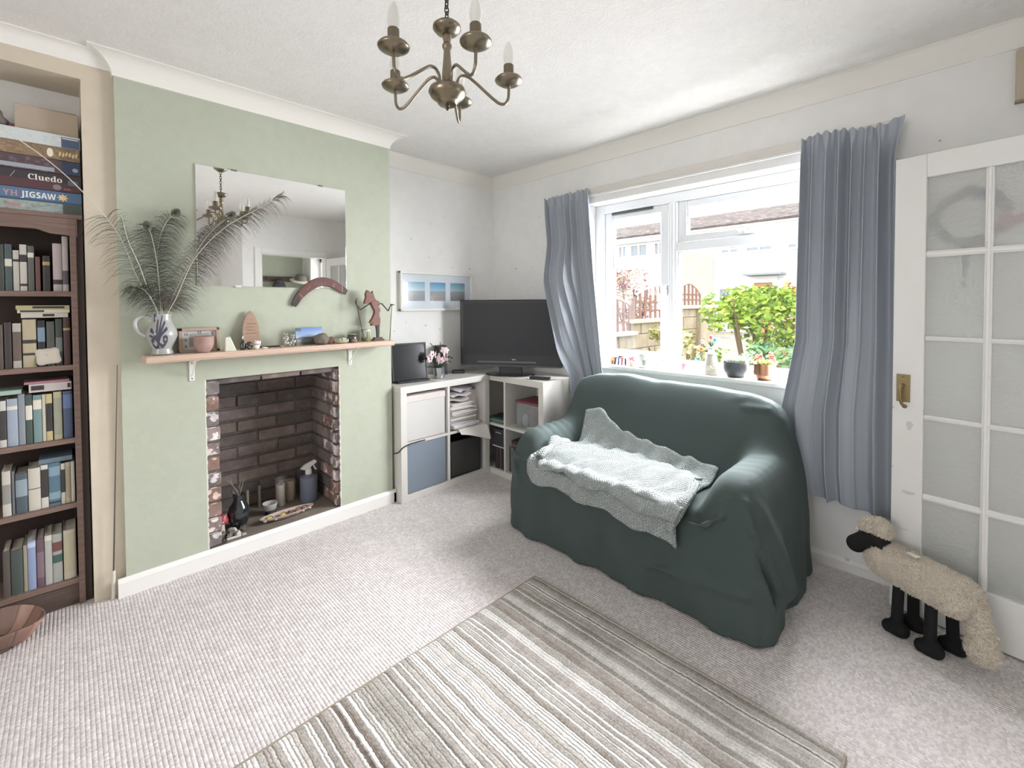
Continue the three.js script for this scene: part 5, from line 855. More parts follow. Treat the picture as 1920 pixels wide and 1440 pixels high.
  part(cu, 'embroidery', merge([tube([[0.0135, 0.045, 0.012], [0.0145, 0.05, 0.004], [0.0135, 0.043, -0.002], [0.0135, 0.05, -0.012]], 0.0009, 16, 5)]).translate(-0.004, 0, 0), mat(0x4b4440, 0.8));
  // middle shelf
  y = tops[2] + 0.0005;
  [[2.6975, 0.030, 0.205, 0x4e5a70, 'wide slate blue book at the right end of the middle shelf', [[0.13, 0.19, 0x6878a0]]], [2.7285, 0.026, 0.206, 0xb7b08f, 'cream book with a wavy blue edge on the middle shelf', [[0.02, 0.18, 0x9f9f8c]]], [2.7545, 0.019, 0.20, 0xc5b787, 'yellow paperback on the middle shelf', [[0.04, 0.16, 1]]], [2.770, 0.010, 0.20, 0xc4bda9, 'thin cream paperback on the middle shelf', []], [2.789, 0.025, 0.20, 0x77908f, 'pale teal book on the middle shelf', [[0.14, 0.18, 0]]],
   [2.8135, 0.019, 0.205, 0x49564f, 'dark green book on the middle shelf', [[0.1, 0.16, 0]]], [2.834, 0.019, 0.21, 0x8a8e96, 'grey book on the middle shelf', []], [2.860, 0.030, 0.195, 0x9aa3b2, 'pale blue-grey book on the middle shelf', [[0.15, 0.165, 0]]], [2.8865, 0.019, 0.19, 0xc7c4bd, 'white paperback on the middle shelf at the picture edge', [[0.03, 0.15, 1]]]
  ].forEach(([z, w, h, c, l, bands]) => book(l, z, y, w, h, c, { bands, group: G(2) }));
  flat('white boxed book lying flat on the middle shelf row', y + 0.2115, 2.684, 2.812, 0.035, 0xc6bcb8, { bands: [[0.02, 0.1, 1], [0.65, 0.95, 1]], group: G(2) });
  flat('dusky pink thin book on top of the white flat book', y + 0.247, 2.690, 2.825, 0.010, 0xa87a82, { group: G(2), turn: 0.04 });
  flat('mint green notebook lying flat at the left of the middle shelf', y + 0.2115, 2.833, 2.93, 0.018, 0x9fb5a8, { group: G(2) });
  // second shelf
  y = tops[1] + 0.0005;
  [[2.688, 0.012, 0.178, 0xc3bcae, 'thin cream paperback at the right end of the second shelf', []], [2.703, 0.016, 0.178, 0xb3a98d, 'buff paperback near the right end of the second shelf', [[0.02, 0.16, 0xa49a80]]], [2.7185, 0.013, 0.176, 0xc9c3b4, 'white paperback with black title on the second shelf', [[0.05, 0.15, 1]]], [2.744, 0.036, 0.186, 0x5c7787, 'wide steel blue book on the second shelf', [[0.13, 0.17, 0x86a0ad], [0.03, 0.06, 0x86a0ad], [0.012, 0.02, 1]]], [2.774, 0.022, 0.184, 0xd0ccc5, 'white book with vertical black title on the second shelf', [[0.045, 0.165, 1]]],
   [2.804, 0.036, 0.178, 0xc7c0b3, 'thick cream book on the second shelf', [[0.09, 0.093, 1]]], [2.841, 0.034, 0.165, 0x4d5a62, 'dark slate book with a pale scroll on the second shelf', [[0.07, 0.14, 0x8d9aa2]]], [2.864, 0.008, 0.18, 0x6b6e70, 'thin grey leaning book on the second shelf', []], [2.8825, 0.024, 0.185, 0xc1bdb2, 'battered white book on the second shelf at the picture edge', [[0.05, 0.13, 0x8f8d86]]]
  ].forEach(([z, w, h, c, l, bands]) => book(l, z, y, w, h, c, { bands, group: G(1) }));
  flat('blue book lying flat over the second shelf row', y + 0.187, 2.688, 2.79, 0.020, 0x6a7d89, { group: G(1) });
  // bottom shelf
  y = tops[0] + 0.0005;
  [[2.7035, 0.040, 0.215, 0xc6bea9, 'stained cream book at the right end of the bottom shelf', [[0.03, 0.2, 0xbfb69c]]], [2.742, 0.030, 0.21, 0xa9aaa4, 'pale book with red and green labels on the bottom shelf', [[0.135, 0.175, 0x7a4e4c], [0.085, 0.12, 0x46635a]]], [2.769, 0.022, 0.212, 0xb6b7b0, 'light grey-green paperback on the bottom shelf', [[0.19, 0.212, 0]]], [2.793, 0.022, 0.205, 0x6e5660, 'plum book on the bottom shelf', [[0.04, 0.15, 0x85707a]]], [2.818, 0.024, 0.208, 0x8f9cba, 'powder blue book on the bottom shelf', [[0.18, 0.2, 0xc0c8dc]]],
   [2.8365, 0.011, 0.195, 0x9b937f, 'thin olive book on the bottom shelf', []], [2.8605, 0.034, 0.185, 0x4a524e, 'dark green-grey book on the bottom shelf', []], [2.889, 0.02, 0.19, 0x57504a, 'brown book on the bottom shelf at the picture edge', []]
  ].forEach(([z, w, h, c, l, bands]) => book(l, z, y, w, h, c, { bands, group: G(0), d: 0.14 }));

  // board games stacked on the bookcase
  const side = (w, h, draw) => mat(0xffffff, 0.5, { map: canvasTex(w, h, draw) });
  function game(label, y0, y1, z0, z1, lidC, draw, o = {}) {
    const t = thing('board_game', label, 'board game', [o.x || 0.196, y0, 0], 0, 'board games stacked on the bookcase'), h = y1 - y0 - 0.0006;
    part(t, 'box', box(-0.18, 0, 0, h, z0, z1, 0.002), mat(lidC, 0.6));
    const p = new THREE.PlaneGeometry(z1 - z0 - 0.004, h - 0.003).rotateY(Math.PI / 2).translate(0.0007, h / 2, (z0 + z1) / 2);
    part(t, 'printed_side', p, side(1024, Math.max(48, Math.round(1024 * h / (z1 - z0))), draw));
    return t;
  }
  const Z0 = 2.6335, S = 0.46; // the right 0.46 m is printed; x pixels run left to right
  const fillN = (c, w, h, base, cols, n, sd) => { c.fillStyle = base; c.fillRect(0, 0, w, h); reseed(sd); for (let i = 0; i < n; i++) { c.fillStyle = cols[Math.floor(rnd() * cols.length)]; c.globalAlpha = 0.35; c.fillRect(rr(0, w), rr(0, h), rr(4, 46), rr(2, h * 0.3)); } c.globalAlpha = 1; };
  game('mottled grey-green board game box at the bottom of the stack', 1.709, 1.752, 2.636, 3.09, 0x8f9a94, (c, w, h) => { fillN(c, w, h, '#97a09b', ['#7a857f', '#b3bbb4', '#5e6a66'], 160, 1); c.fillStyle = '#4d5550'; c.fillRect(w - 130, 0, 130, h); c.fillStyle = '#a88386'; c.fillRect(w - 500, h * 0.35, 90, h * 0.35); });
  game('blue jigsaw box with white lettering near the bottom of the stack', 1.752, 1.803, 2.635, 3.09, 0x4f6c8b, (c, w, h) => { c.fillStyle = '#56708d'; c.fillRect(0, 0, w, h); c.fillStyle = '#e6e4de'; c.font = `bold ${h * 0.72 | 0}px sans-serif`; c.textBaseline = 'middle'; c.fillText('JIGSAW', w - 403, h * 0.52, 226); c.fillStyle = '#b58a8f'; c.fillText('YH', w - 520, h * 0.52, 96); c.fillStyle = '#e3c79c'; c.beginPath(); for (let i = 0; i < 16; i++) { const r = (i % 2 ? 0.2 : 0.38) * h, a = i * Math.PI / 8; c.lineTo(w - 130 + Math.cos(a) * r, h * 0.5 + Math.sin(a) * r); } c.fill(); c.fillStyle = '#3e556f'; c.fillRect(0, h * 0.88, w, h * 0.12); });
  game('dark maroon detective board game box with white title in the stack', 1.803, 1.878, 2.636, 3.09, 0x4a2f34, (c, w, h) => { c.fillStyle = '#55383d'; c.fillRect(0, 0, w, h); c.fillStyle = '#3b3538'; c.fillRect(0, 0, w, h * 0.5); c.fillStyle = '#e4ded2'; c.font = `bold ${h * 0.44 | 0}px serif`; c.textBaseline = 'middle'; c.fillText('Cluedo', w - 361, h * 0.34, 234); c.fillStyle = '#c3bcb0'; c.font = `italic ${h * 0.4 | 0}px serif`; c.fillText('/', w - 470, h * 0.3); c.fillStyle = '#7f7b86'; c.beginPath(); c.ellipse(w - 165, h * 0.78, 30, h * 0.16, 0, 0, 7); c.fill(); c.fillStyle = '#9b6a5a'; c.fillRect(w - 120, h * 0.8, 50, h * 0.08); c.fillStyle = '#5f6a70'; c.fillRect(w - 90, h * 0.3, 70, h * 0.3); });
  game('plum and navy board game box in the middle of the stack', 1.878, 1.937, 2.6365, 3.09, 0x3e3a46, (c, w, h) => { fillN(c, w, h, '#57464b', ['#6f5c60', '#3f3a46', '#8d8389'], 140, 3); c.fillStyle = '#9aa0a6'; c.fillRect(0, h * 0.62, w - 180, h * 0.3); c.fillStyle = '#39425a'; c.fillRect(w - 130, 0, 130, h); c.fillStyle = '#9aa6bb'; c.beginPath(); c.arc(w - 34, h * 0.6, h * 0.16, 0, 7); c.fill(); });
  game('mottled brown puzzle box with yellow lettering in the stack', 1.937, 1.992, 2.637, 3.09, 0x7b6450, (c, w, h) => { fillN(c, w, h, '#86705a', ['#a38a6b', '#5f5044', '#b79d75', '#6d5a50'], 260, 4); c.fillStyle = '#d9c48c'; for (let i = 0; i < 6; i++) { c.beginPath(); c.ellipse(w - 138 + i * 23, h * (0.5 + 0.05 * Math.sin(i * 2)), 8, h * 0.2, 0.2, 0, 7); c.fill(); } c.fillStyle = '#e6dcc6'; c.beginPath(); c.ellipse(w - 205, h * 0.5, 22, h * 0.36, 0, 0, 7); c.fill(); });
  game('white box with a navy corner on top of the game stack', 1.992, 2.046, 2.636, 3.06, 0xc9cdcc, (c, w, h) => { c.fillStyle = '#c9cecd'; c.fillRect(0, 0, w, h); fillN(c, w, h, '#c9cecd', ['#b4bfc0', '#dfe2df'], 60, 5); c.fillStyle = '#55627c'; c.fillRect(w - 137, h * 0.14, 137, h); c.fillStyle = '#e3e5e6'; c.font = `${h * 0.2 | 0}px sans-serif`; c.fillRect(w - 130, h * 0.2, 120, h * 0.08); });
  const cb = thing('cardboard_box', 'plain buff cardboard box above the games in the alcove', 'box', [0.168, 2.0466, 2.735]);
  part(cb, 'body', box(-0.15, 0, 0, 0.105, -0.095, 0.095, 0.003), mat(0xb3a492, 0.85)); part(cb, 'open_flap', box(-0.14, -0.002, 0.1045, 0.107, -0.09, 0.02, 0.001).rotateX(0.02), mat(0xa59784, 0.85));
  const dk = thing('soft_toy', 'grey and brown folded cloth bundle beside the cardboard box', 'bundle', [0.13, 2.0466, 2.912]);
  part(dk, 'body', nets((x, y, z) => smin(smin(capsule([x, y, z], [0, 0.04, 0.03], [0, 0.05, -0.01], 0.04), capsule([x, y, z], [0, 0.08, 0.0], [0.01, 0.108, -0.006], 0.016, 0.008), 0.03), capsule([x, y, z], [0.01, 0.02, -0.04], [0, 0.015, -0.055], 0.02), 0.02) + 0.006 * N3(x * 40, y * 40, z * 40), [-0.06, -0.012, -0.1], [0.07, 0.14, 0.1], 0.006), mat(0x77706c, 0.9)); part(dk, 'red_tag', box(-0.03, 0.03, 0.0, 0.02, -0.085, -0.065, 0.004), mat(0x7d4b45, 0.8));
  // rod leaning in the corner between post and chimney breast
  const rd = thing('thin_rod', 'thin dark rod with a white foot leaning beside the chimney breast', 'rod', [0, 0, 0]);
  part(rd, 'shaft', rod([0.268, 0.128, 2.5665], [0.274, 1.05, 2.5365], 0.0028, 0.0012, 8), mat(0x4b443b, 0.6)); part(rd, 'foot', rod([0.262, 0.0, 2.569], [0.268, 0.13, 2.566], 0.0075, 0.0065, 12), mat(0xdad5c6, 0.5));
  // wooden bowl
  const wb = thing('wooden_bowl', 'shallow wooden bowl of joined staves on the carpet by the bookcase', 'bowl', [0.338, 0.0, 2.908]);
  const prof = (t) => [lerp(0.05, 0.118, Math.pow(t, 0.75)), 0.012 + 0.075 * Math.pow(t, 1.5)];
  const tones = [mat(0x8a6a5c, 0.5), mat(0xa98473, 0.5), mat(0x7a6256, 0.5)];
  for (let k = 0; k < 14; k++) { const a0 = k * 2 * Math.PI / 14, a1 = a0 + 2 * Math.PI / 14 - 0.012; part(wb, 'stave', shell((u, v) => { const [r, yy] = prof(v), a = lerp(a0, a1, u); return V(Math.cos(a) * r, yy + 0.012 * Math.cos(a * 2), Math.sin(a) * r * 1.08); }, 5, 8, 0.007), tones[(k * 5) % 3]); }
  part(wb, 'base', lathe([[0, 0.0], [0.052, 0.0], [0.054, 0.01], [0.05, 0.02], [0, 0.02]], 28), tones[2]);
}
// ---------------------------------------------------------------- inside the fireplace
{
  const Y = 0.0785, T = Math.PI / 2;
  const sp = thing('spray_bottle', 'blue-grey spray bottle with a white trigger at the right of the fireplace', 'spray bottle', [0.03, Y, 1.628], T);
  part(sp, 'body', lathe([[0, 0], [0.046, 0], [0.05, 0.006], [0.052, 0.15], [0.05, 0.158], [0.024, 0.163], [0.018, 0.172], [0, 0.173]], 36), mat(0x6e7382, 0.55)); part(sp, 'neck', lathe([[0.019, 0.165], [0.020, 0.185], [0.016, 0.2], [0.012, 0.206], [0, 0.206]], 20), mat(0xdcdad4, 0.5));
  const hd = part(sp, 'spray_head', slab([[-0.045, 0.212], [-0.02, 0.23], [0.035, 0.246], [0.044, 0.242], [0.044, 0.234], [0.02, 0.222], [0.0, 0.205], [-0.025, 0.204]], 0.02, 0.004).translate(0, 0, -0.01), mat(0xd9d7d1, 0.5)); part(hd, 'trigger', tube([[0.022, 0.226, 0], [0.034, 0.212, 0], [0.04, 0.196, 0], [0.05, 0.186, 0]], 0.0045, 16, 8), mat(0xd9d7d1, 0.5));
  const cd = (label, z, x, r, h, c, o = {}) => { const t = thing('candle', label, 'candle', [x, Y, z]); part(t, 'wax', lathe([[0, 0], [r, 0], [r, h - 0.004], [r - 0.003, h], [r * 0.6, h - 0.006], [0, h - 0.008]], 26), mat(c, 0.6)); part(t, 'wick', rod([0, h - 0.009, 0], [0.001, h + 0.006, 0], 0.001), M.black); if (o.glass) part(t, 'glass_sleeve', lathe([[r + 0.004, 0], [r + 0.006, 0.002], [r + 0.006, o.glass], [r + 0.0045, o.glass], [r + 0.0045, 0.003]], 26), phys(0xffffff, 0.05, { transmission: 0.95, thickness: 0 })); return t; };
  cd('cream pillar candle in a tall glass in the fireplace', 1.776, -0.03, 0.026, 0.13, 0xc9bfae, { glass: 0.165 });
  cd('short beige pillar candle between the tall candle and the spray bottle', 1.705, -0.07, 0.03, 0.125, 0xb09f8b);
  cd('slim grey candle at the back of the fireplace', 1.88, -0.09, 0.009, 0.135, 0x7d776a); cd('slim pale candle behind the black vase', 1.962, -0.02, 0.009, 0.15, 0x84806f);
  const tl = thing('candle_holder', 'small white scalloped candle holder on a dark stand', 'candle holder', [0.05, Y, 1.86]); part(tl, 'stand', lathe([[0, 0], [0.03, 0], [0.02, 0.012], [0.026, 0.02], [0, 0.021]], 24), mat(0x36332f, 0.6)); part(tl, 'cup', lathe([[0, 0.021], [0.026, 0.021], [0.034, 0.03], [0.04, 0.06], [0.041, 0.064], [0.037, 0.063], [0.03, 0.035], [0, 0.03]], 30), mat(0xb9b6b2, 0.5));
  const vs = thing('dark_vase', 'glossy black vase holding bare twigs in the fireplace', 'vase', [0.105, Y, 2.035]); part(vs, 'body', lathe([[0, 0], [0.032, 0], [0.036, 0.01], [0.052, 0.05], [0.056, 0.085], [0.046, 0.12], [0.026, 0.15], [0.022, 0.172], [0.03, 0.184], [0.026, 0.184], [0.018, 0.17], [0, 0.16]], 40), phys(0x24272a, 0.12, { clearcoat: 1 }));
  const tw = mat(0x857b6e, 0.8);
  [[[0, 0.16, 0], [0.0, 0.21, 0.012], [0.0, 0.25, 0.03], [0, 0.285, 0.04]], [[0, 0.22, 0.016], [0, 0.245, 0.03], [0, 0.275, 0.052]], [[0, 0.16, 0], [0, 0.21, -0.014], [0, 0.24, -0.022], [0, 0.278, -0.034]], [[0, 0.16, 0], [0.01, 0.2, 0.004], [0.01, 0.225, 0.02], [0.01, 0.21, 0.03], [0.01, 0.195, 0.018]], [[0, 0.2, -0.01], [0.0, 0.23, -0.006], [0, 0.25, -0.012]]].forEach((q) => part(vs, 'twig', tube(q, 0.0022, 18, 6), tw));
  const dish = thing('trinket_dish', 'long boat-shaped dish of tealights and pebbles at the front of the hearth', 'dish', [0.165, Y, 1.80]);
  const rim = (t) => { const a = t * 2 * Math.PI; return [Math.cos(a) * 0.042, Math.sin(a) * 0.148]; };
  part(dish, 'tray', shell((u, v) => { const [a, b] = rim(u), k = 0.25 + 0.75 * v; return V(a * k, 0.004 + 0.026 * Math.pow(v, 2.2), b * k); }, 48, 10, 0.005), mat(0xb9a49a, 0.6)); part(dish, 'floor', lathe([[0, 0.002], [0.0125, 0.002], [0.0125, 0.007], [0, 0.007]], 24).scale(1.2, 1, 3.4), mat(0xb09a90, 0.6));
  const silver = mat(0xb4aa9c, 0.3, { metalness: 0.8 });
  const tea = (label, x, z, c, r = 0.017) => { const t = thing('tealight', label, 'tealight', [0.165 + x, Y + 0.0135, 1.80 + z]); part(t, 'cup', lathe([[0, 0], [r, 0], [r, 0.013], [r - 0.0015, 0.013], [r - 0.0015, 0.002], [0, 0.002]], 22), silver); part(t, 'wax', lathe([[0, 0.002], [r - 0.002, 0.002], [r - 0.002, 0.010], [0, 0.011]], 22), mat(c, 0.5)); t.rotation.z = -0.45; return t; };
  tea('yellow tealight at the left end of the long dish', 0.0, 0.095, 0xc9bb6a); tea('second yellow tealight in the long dish', 0.0, 0.025, 0xc2b46c); tea('brown tealight right of the middle of the long dish', -0.004, -0.062, 0x8f6f63); tea('brown tealight at the right end of the long dish', -0.004, -0.098, 0x87675c);
  reseed(71);
  const peb = (label, x, z, c, r, rough) => { const t = thing('pebble', label, 'pebble', [0.165 + x, Y + 0.011, 1.80 + z]); part(t, 'body', ball(0, r * 0.8, 0, r * 1.2, r * 0.8, r, 12, 8), mat(c, rough)); };
  peb('shiny white pebble at the front left of the dish', 0.024, 0.07, 0xf0efec, 0.009, 0.15); peb('shiny white pebble at the front right of the dish', 0.026, -0.045, 0xf0efec, 0.009, 0.15); peb('shiny white pebble right of the brown tealights', 0.024, -0.08, 0xf0efec, 0.008, 0.15); peb('clear pebble at the far right tip of the dish', 0.012, -0.122, 0xe8e6e2, 0.008, 0.15); peb('pale green crystal at the left tip of the dish', 0.012, 0.122, 0xb9bf9b, 0.011, 0.3); peb('bronze pebble in the middle of the dish', 0.018, -0.008, 0x8f7a5b, 0.009, 0.4); peb('brown pebble left of the middle of the dish', 0.018, 0.045, 0x7c6a58, 0.009, 0.6); peb('small bronze pebble beside the second yellow tealight', 0.02, 0.005, 0x99875f, 0.007, 0.4); peb('dark pebble behind the bronze one', -0.012, -0.015, 0x5a4f46, 0.010, 0.7);
  // toadstool and crystals
  const ts = thing('toadstool_ornament', 'red toadstool ornament with white spots at the left of the hearth', 'ornament', [0.135, Y, 2.125]); part(ts, 'stalk', lathe([[0, 0], [0.02, 0], [0.016, 0.03], [0.014, 0.07], [0, 0.07]], 20), mat(0xcdbfb4, 0.7)); const cp = part(ts, 'cap', lathe([[0, 0.066], [0.03, 0.066], [0.034, 0.072], [0.028, 0.095], [0.014, 0.108], [0, 0.111]], 28), mat(0xa83a48, 0.4)); reseed(3); for (let k = 0; k < 9; k++) { const a = k * 2.39, h = 0.078 + (k % 3) * 0.011, r = 0.033 - (k % 3) * 0.006; part(cp, 'spot', ball(Math.cos(a) * r, h, Math.sin(a) * r, 0.0045, undefined, undefined, 8, 6), mat(0xe6dcd8, 0.5)); }
  reseed(19);
  const crys = ['pale quartz crystal at the back of the hearth pile', 'grey crystal cluster under the toadstool', 'clear crystal on top of the hearth pile', 'smoky crystal at the front of the hearth pile', 'dark stone at the left of the hearth pile', 'white rolled crystal at the front right of the pile', 'speckled stone in the middle of the hearth pile', 'grey stone at the right of the hearth pile', 'round dark stone nearest the skirting'];
  const cpos = [[0.15, 2.08], [0.17, 2.12], [0.165, 2.075], [0.21, 2.10], [0.20, 2.145], [0.215, 2.055], [0.185, 2.095], [0.17, 2.03], [0.235, 2.14]], cc = [0xc2beb8, 0x85817b, 0xd8d6d2, 0x8d8780, 0x4f4b47, 0xd5d0c8, 0x77726c, 0x6b6761, 0x46433f];
  crys.forEach((l, k) => { const t = thing('crystal', l, 'crystal', [cpos[k][0], Y, cpos[k][1]], k * 1.1, 'crystals and stones on the hearth'), n = k % 3 === 0 ? 5 : 3, gs = []; for (let i = 0; i < n; i++) gs.push(new THREE.OctahedronGeometry(rr(0.010, 0.017), 0).scale(1, rr(1.0, 1.7), 1).rotateZ(rr(-0.6, 0.6)).rotateX(rr(-0.6, 0.6)).translate(rr(-0.012, 0.012), 0.015, rr(-0.012, 0.012))); part(t, 'facets', merge(gs), mat(cc[k], 0.25)); });
  const ch = thing('chalk_stick', 'white chalk-like stick lying in front of the hearth pile', 'stick', [0.228, Y, 2.085]); part(ch, 'stick', rod([0, 0.007, 0.035], [0.002, 0.007, -0.03], 0.007, 0.007, 12), mat(0xcfcac2, 0.8)); part(ch, 'end_cap', rod([0.002, 0.008, -0.034], [0.004, 0.008, -0.055], 0.009, 0.008, 12), mat(0xa7a29b, 0.6));
}
// ---------------------------------------------------------------- window sill ornaments
{
  const Y = 0.8865, z = -0.045;
  const blk = thing('wooden_house', 'small wooden house ornament at the far left of the window sill', 'ornament', [1.185, Y, z - 0.01]);
  part(blk, 'walls', box(-0.018, 0.018, 0, 0.045, -0.015, 0.015, 0.001), mat(0xc08a5c, 0.7)); part(blk, 'roof', slab([[-0.024, 0.043], [0.024, 0.043], [0, 0.062]], 0.036, 0.001).translate(0, 0, -0.018), mat(0xe2c9a0, 0.7)); part(blk, 'door', box(-0.006, 0.006, 0, 0.024, 0.0145, 0.0165), mat(0x7d3f2c, 0.7));
  const mt = thing('miniature_table', 'miniature dark table with red and blue legs on the left of the sill', 'ornament', [1.25, Y, z]);
  part(mt, 'top', box(-0.05, 0.05, 0.046, 0.053, -0.026, 0.026, 0.002), mat(0x55585c, 0.5)); [[-0.042, 0x2d2f35], [-0.014, 0x44609a], [0.014, 0xa8455a], [0.042, 0x2d2f35]].forEach(([x, c]) => part(mt, 'leg', rod([x, 0, 0.012], [x * 0.92, 0.047, 0.006], 0.006, 0.006), mat(c, 0.6))); part(mt, 'cup', lathe([[0, 0.053], [0.018, 0.053], [0.02, 0.062], [0.017, 0.064], [0, 0.06]], 18), mat(0x9a4a44, 0.5));
  const pk = thing('pink_pot', 'tiny terracotta pot with a pink bloom on the sill', 'plant', [1.337, Y, z]);
  part(pk, 'pot', lathe([[0, 0], [0.018, 0], [0.023, 0.028], [0.021, 0.029], [0, 0.024]], 22), mat(0xd3a597, 0.7)); reseed(6); part(pk, 'bloom', merge(Array.from({ length: 14 }, (_, k) => ball(rr(-0.016, 0.016), 0.034 + rr(0, 0.026), rr(-0.014, 0.014), 0.008, undefined, undefined, 8, 6))), mat(0xd57f97, 0.8)); pk.children[1].userData.kind = 'stuff';
  const mg = thing('candle_jar', 'white lidded jar with a grey crest on the window sill', 'jar', [1.431, Y, z]);
  part(mg, 'jar', lathe([[0, 0], [0.040, 0], [0.044, 0.006], [0.044, 0.068], [0.040, 0.075], [0.038, 0.076], [0.036, 0.07], [0, 0.066]], 36), phys(0xe8e6e0, 0.3, { clearcoat: 0.4 })); part(mg, 'lid', lathe([[0, 0.075], [0.041, 0.075], [0.043, 0.080], [0.041, 0.092], [0.034, 0.095], [0, 0.096]], 36), mat(0xd6d8d8, 0.3)); part(mg, 'crest', merge([new THREE.CylinderGeometry(0.0445, 0.0445, 0.034, 18, 1, true, 0.15, 0.9).translate(0, 0.034, 0)]), mat(0x8f9690, 0.6));
  const gs = thing('glass_tumbler', 'small glass tumbler with a pink and blue pattern on the sill', 'tumbler', [1.70, Y, z + 0.01]);
  part(gs, 'glass', lathe([[0, 0], [0.024, 0], [0.026, 0.003], [0.037, 0.062], [0.0355, 0.062], [0.024, 0.006], [0, 0.005]], 32), phys(0xf4fbff, 0.03, { transmission: 0.95, thickness: 0 })); [[0.1, 0xe27b8c], [1.25, 0x86b4dd], [2.4, 0xe9e2a0], [3.6, 0x86b4dd], [4.8, 0xe27b8c]].forEach(([a, c]) => part(gs, 'pattern', new THREE.CylinderGeometry(0.0355, 0.0265, 0.045, 8, 1, true, a, 0.75).translate(0, 0.031, 0), mat(c, 0.4)));
  const vs = thing('ribbed_vase', 'cream ribbed conical vase with felt-ball flowers on the sill', 'vase', [1.865, Y, z + 0.004]);
  const rib = []; for (let k = 0; k <= 24; k++) { const t = k / 24; rib.push([lerp(0.046, 0.026, Math.pow(t, 1.4)) + (k % 2 ? 0.0012 : 0), 0.004 + t * 0.112]); } part(vs, 'body', lathe([[0, 0], [0.044, 0], ...rib, [0.033, 0.120], [0.033, 0.126], [0.026, 0.127], [0.022, 0.10], [0, 0.09]], 40), mat(0xcfc9bb, 0.5)); part(vs, 'neck', lathe([[0.016, 0.118], [0.017, 0.15], [0.024, 0.156], [0.024, 0.166], [0.018, 0.167]], 28), mat(0xffffff, 0.4, { map: canvasTex(128, 64, (c) => { c.fillStyle = '#e9e9e6'; c.fillRect(0, 0, 128, 64); c.fillStyle = '#4d4d4f'; for (let i = 0; i < 16; i++) c.fillRect((i * 37) % 128, (i * 23) % 64, 12, 9); }) }));
  const emb = part(vs, 'rosette', merge([ball(0.008, 0.04, 0.042, 0.009, 0.009, 0.005), ...[0, 1, 2, 3, 4].map((k) => ball(0.008 + Math.cos(k * 1.257) * 0.011, 0.04 + Math.sin(k * 1.257) * 0.011, 0.042, 0.006, 0.006, 0.004, 8, 6))]), mat(0xe2dccf, 0.5));
  [[0.000, 0.222, 0.0, 0xd96a6e, 'coral'], [0.026, 0.208, 0.008, 0x5fb6c6, 'cyan'], [-0.052, 0.192, 0.0, 0xcdbede, 'lilac'], [-0.050, 0.150, 0.018, 0xe8915c, 'orange'], [-0.068, 0.088, 0.02, 0x63bcc0, 'turquoise']].forEach(([x, y, zz, c]) => { const s = part(vs, 'stem', tube([[0, 0.13, 0], [x * 0.4, 0.165 + (y - 0.16) * 0.2, zz * 0.4], [x, y, zz]], 0.0013, 14, 5), mat(0x6f8d5e, 0.7)); part(s, 'felt_ball', ball(x, y, zz, 0.0125, 0.0125, 0.0125, 16, 12), mat(c, 0.95)); });
  part(vs, 'sprig', merge([0, 1, 2, 3].map((k) => shell((u, v) => V((u - 0.5) * 0.008 * Math.sin(3.1 * v) + Math.cos(k * 1.57) * 0.02 * v, 0.16 + 0.04 * v, Math.sin(k * 1.57) * 0.02 * v), 4, 8, 0.001))), mat(0x3d5c4a, 0.7));
  function leafy(o, name, n, R, y0, h, w, m, sd, spike = 1) { reseed(sd); const l = []; for (let k = 0; k < n; k++) { const a = k * 2.4, r = R * Math.sqrt((k + 0.5) / n), L = h * rr(0.6, 1.1), tilt = 0.25 + 0.75 * r / R; l.push(shell((u, v) => { const ww = w * Math.sin(Math.PI * (0.1 + 0.85 * v)), q = (u - 0.5) * 2 * ww, rad = r * 0.5 + L * v * Math.sin(tilt) * spike, yy = y0 + L * v * Math.cos(tilt) - 0.12 * L * v * v * r / R; return V(Math.cos(a) * rad - Math.sin(a) * q, yy, Math.sin(a) * rad * 0.8 + Math.cos(a) * q); }, 2, 6, 0.0012)); } const p = part(o, name, merge(l), m); p.userData.kind = 'stuff'; return p; }
  const bw = thing('grey_planter', 'dark grey bowl planter with a silvery leafed plant on the sill', 'plant', [2.0, Y, z - 0.004]);
  part(bw, 'planter', lathe([[0, 0], [0.042, 0], [0.048, 0.006], [0.062, 0.03], [0.066, 0.055], [0.066, 0.088], [0.0625, 0.089], [0.06, 0.05], [0, 0.06]], 44), mat(0x55575b, 0.45)); leafy(bw, 'leaves', 60, 0.055, 0.07, 0.07, 0.007, mat(0xaebf9c, 0.7), 14); leafy(bw, 'leaves', 36, 0.05, 0.07, 0.085, 0.005, mat(0xd6dccd, 0.7), 15);
  const cp = thing('copper_planter', 'copper coloured pot with a red-flowered succulent on the sill', 'plant', [2.152, Y, z]);
  part(cp, 'planter', lathe([[0, 0], [0.036, 0], [0.038, 0.006], [0.05, 0.018], [0.055, 0.035], [0.054, 0.085], [0.055, 0.090], [0.051, 0.089], [0.05, 0.04], [0, 0.06]], 44), mat(0xffffff, 0.28, { metalness: 0.8, map: tex(256, 64, (u, v) => { const s = fbm(u, v * 0.1, 24, 3), k = s > 0.5 ? 1 : 0.78; return [0.78 * k, 0.58 * k, 0.46 * k]; }, true, 1) })); leafy(cp, 'leaves', 46, 0.05, 0.07, 0.065, 0.010, mat(0x9bb061, 0.6), 21);
  reseed(22); [[-0.035, 0.125, 0.0], [-0.018, 0.132, 0.01], [0.035, 0.128, 0.0], [0.044, 0.116, 0.012], [-0.045, 0.112, 0.012], [0.028, 0.14, -0.01]].forEach(([x, y, zz]) => part(cp, 'flower', merge(Array.from({ length: 7 }, () => ball(x + rr(-0.009, 0.009), y + rr(-0.008, 0.008), zz + rr(-0.008, 0.008), 0.0055, undefined, undefined, 8, 6))), mat(0xc9554f, 0.7)));
}
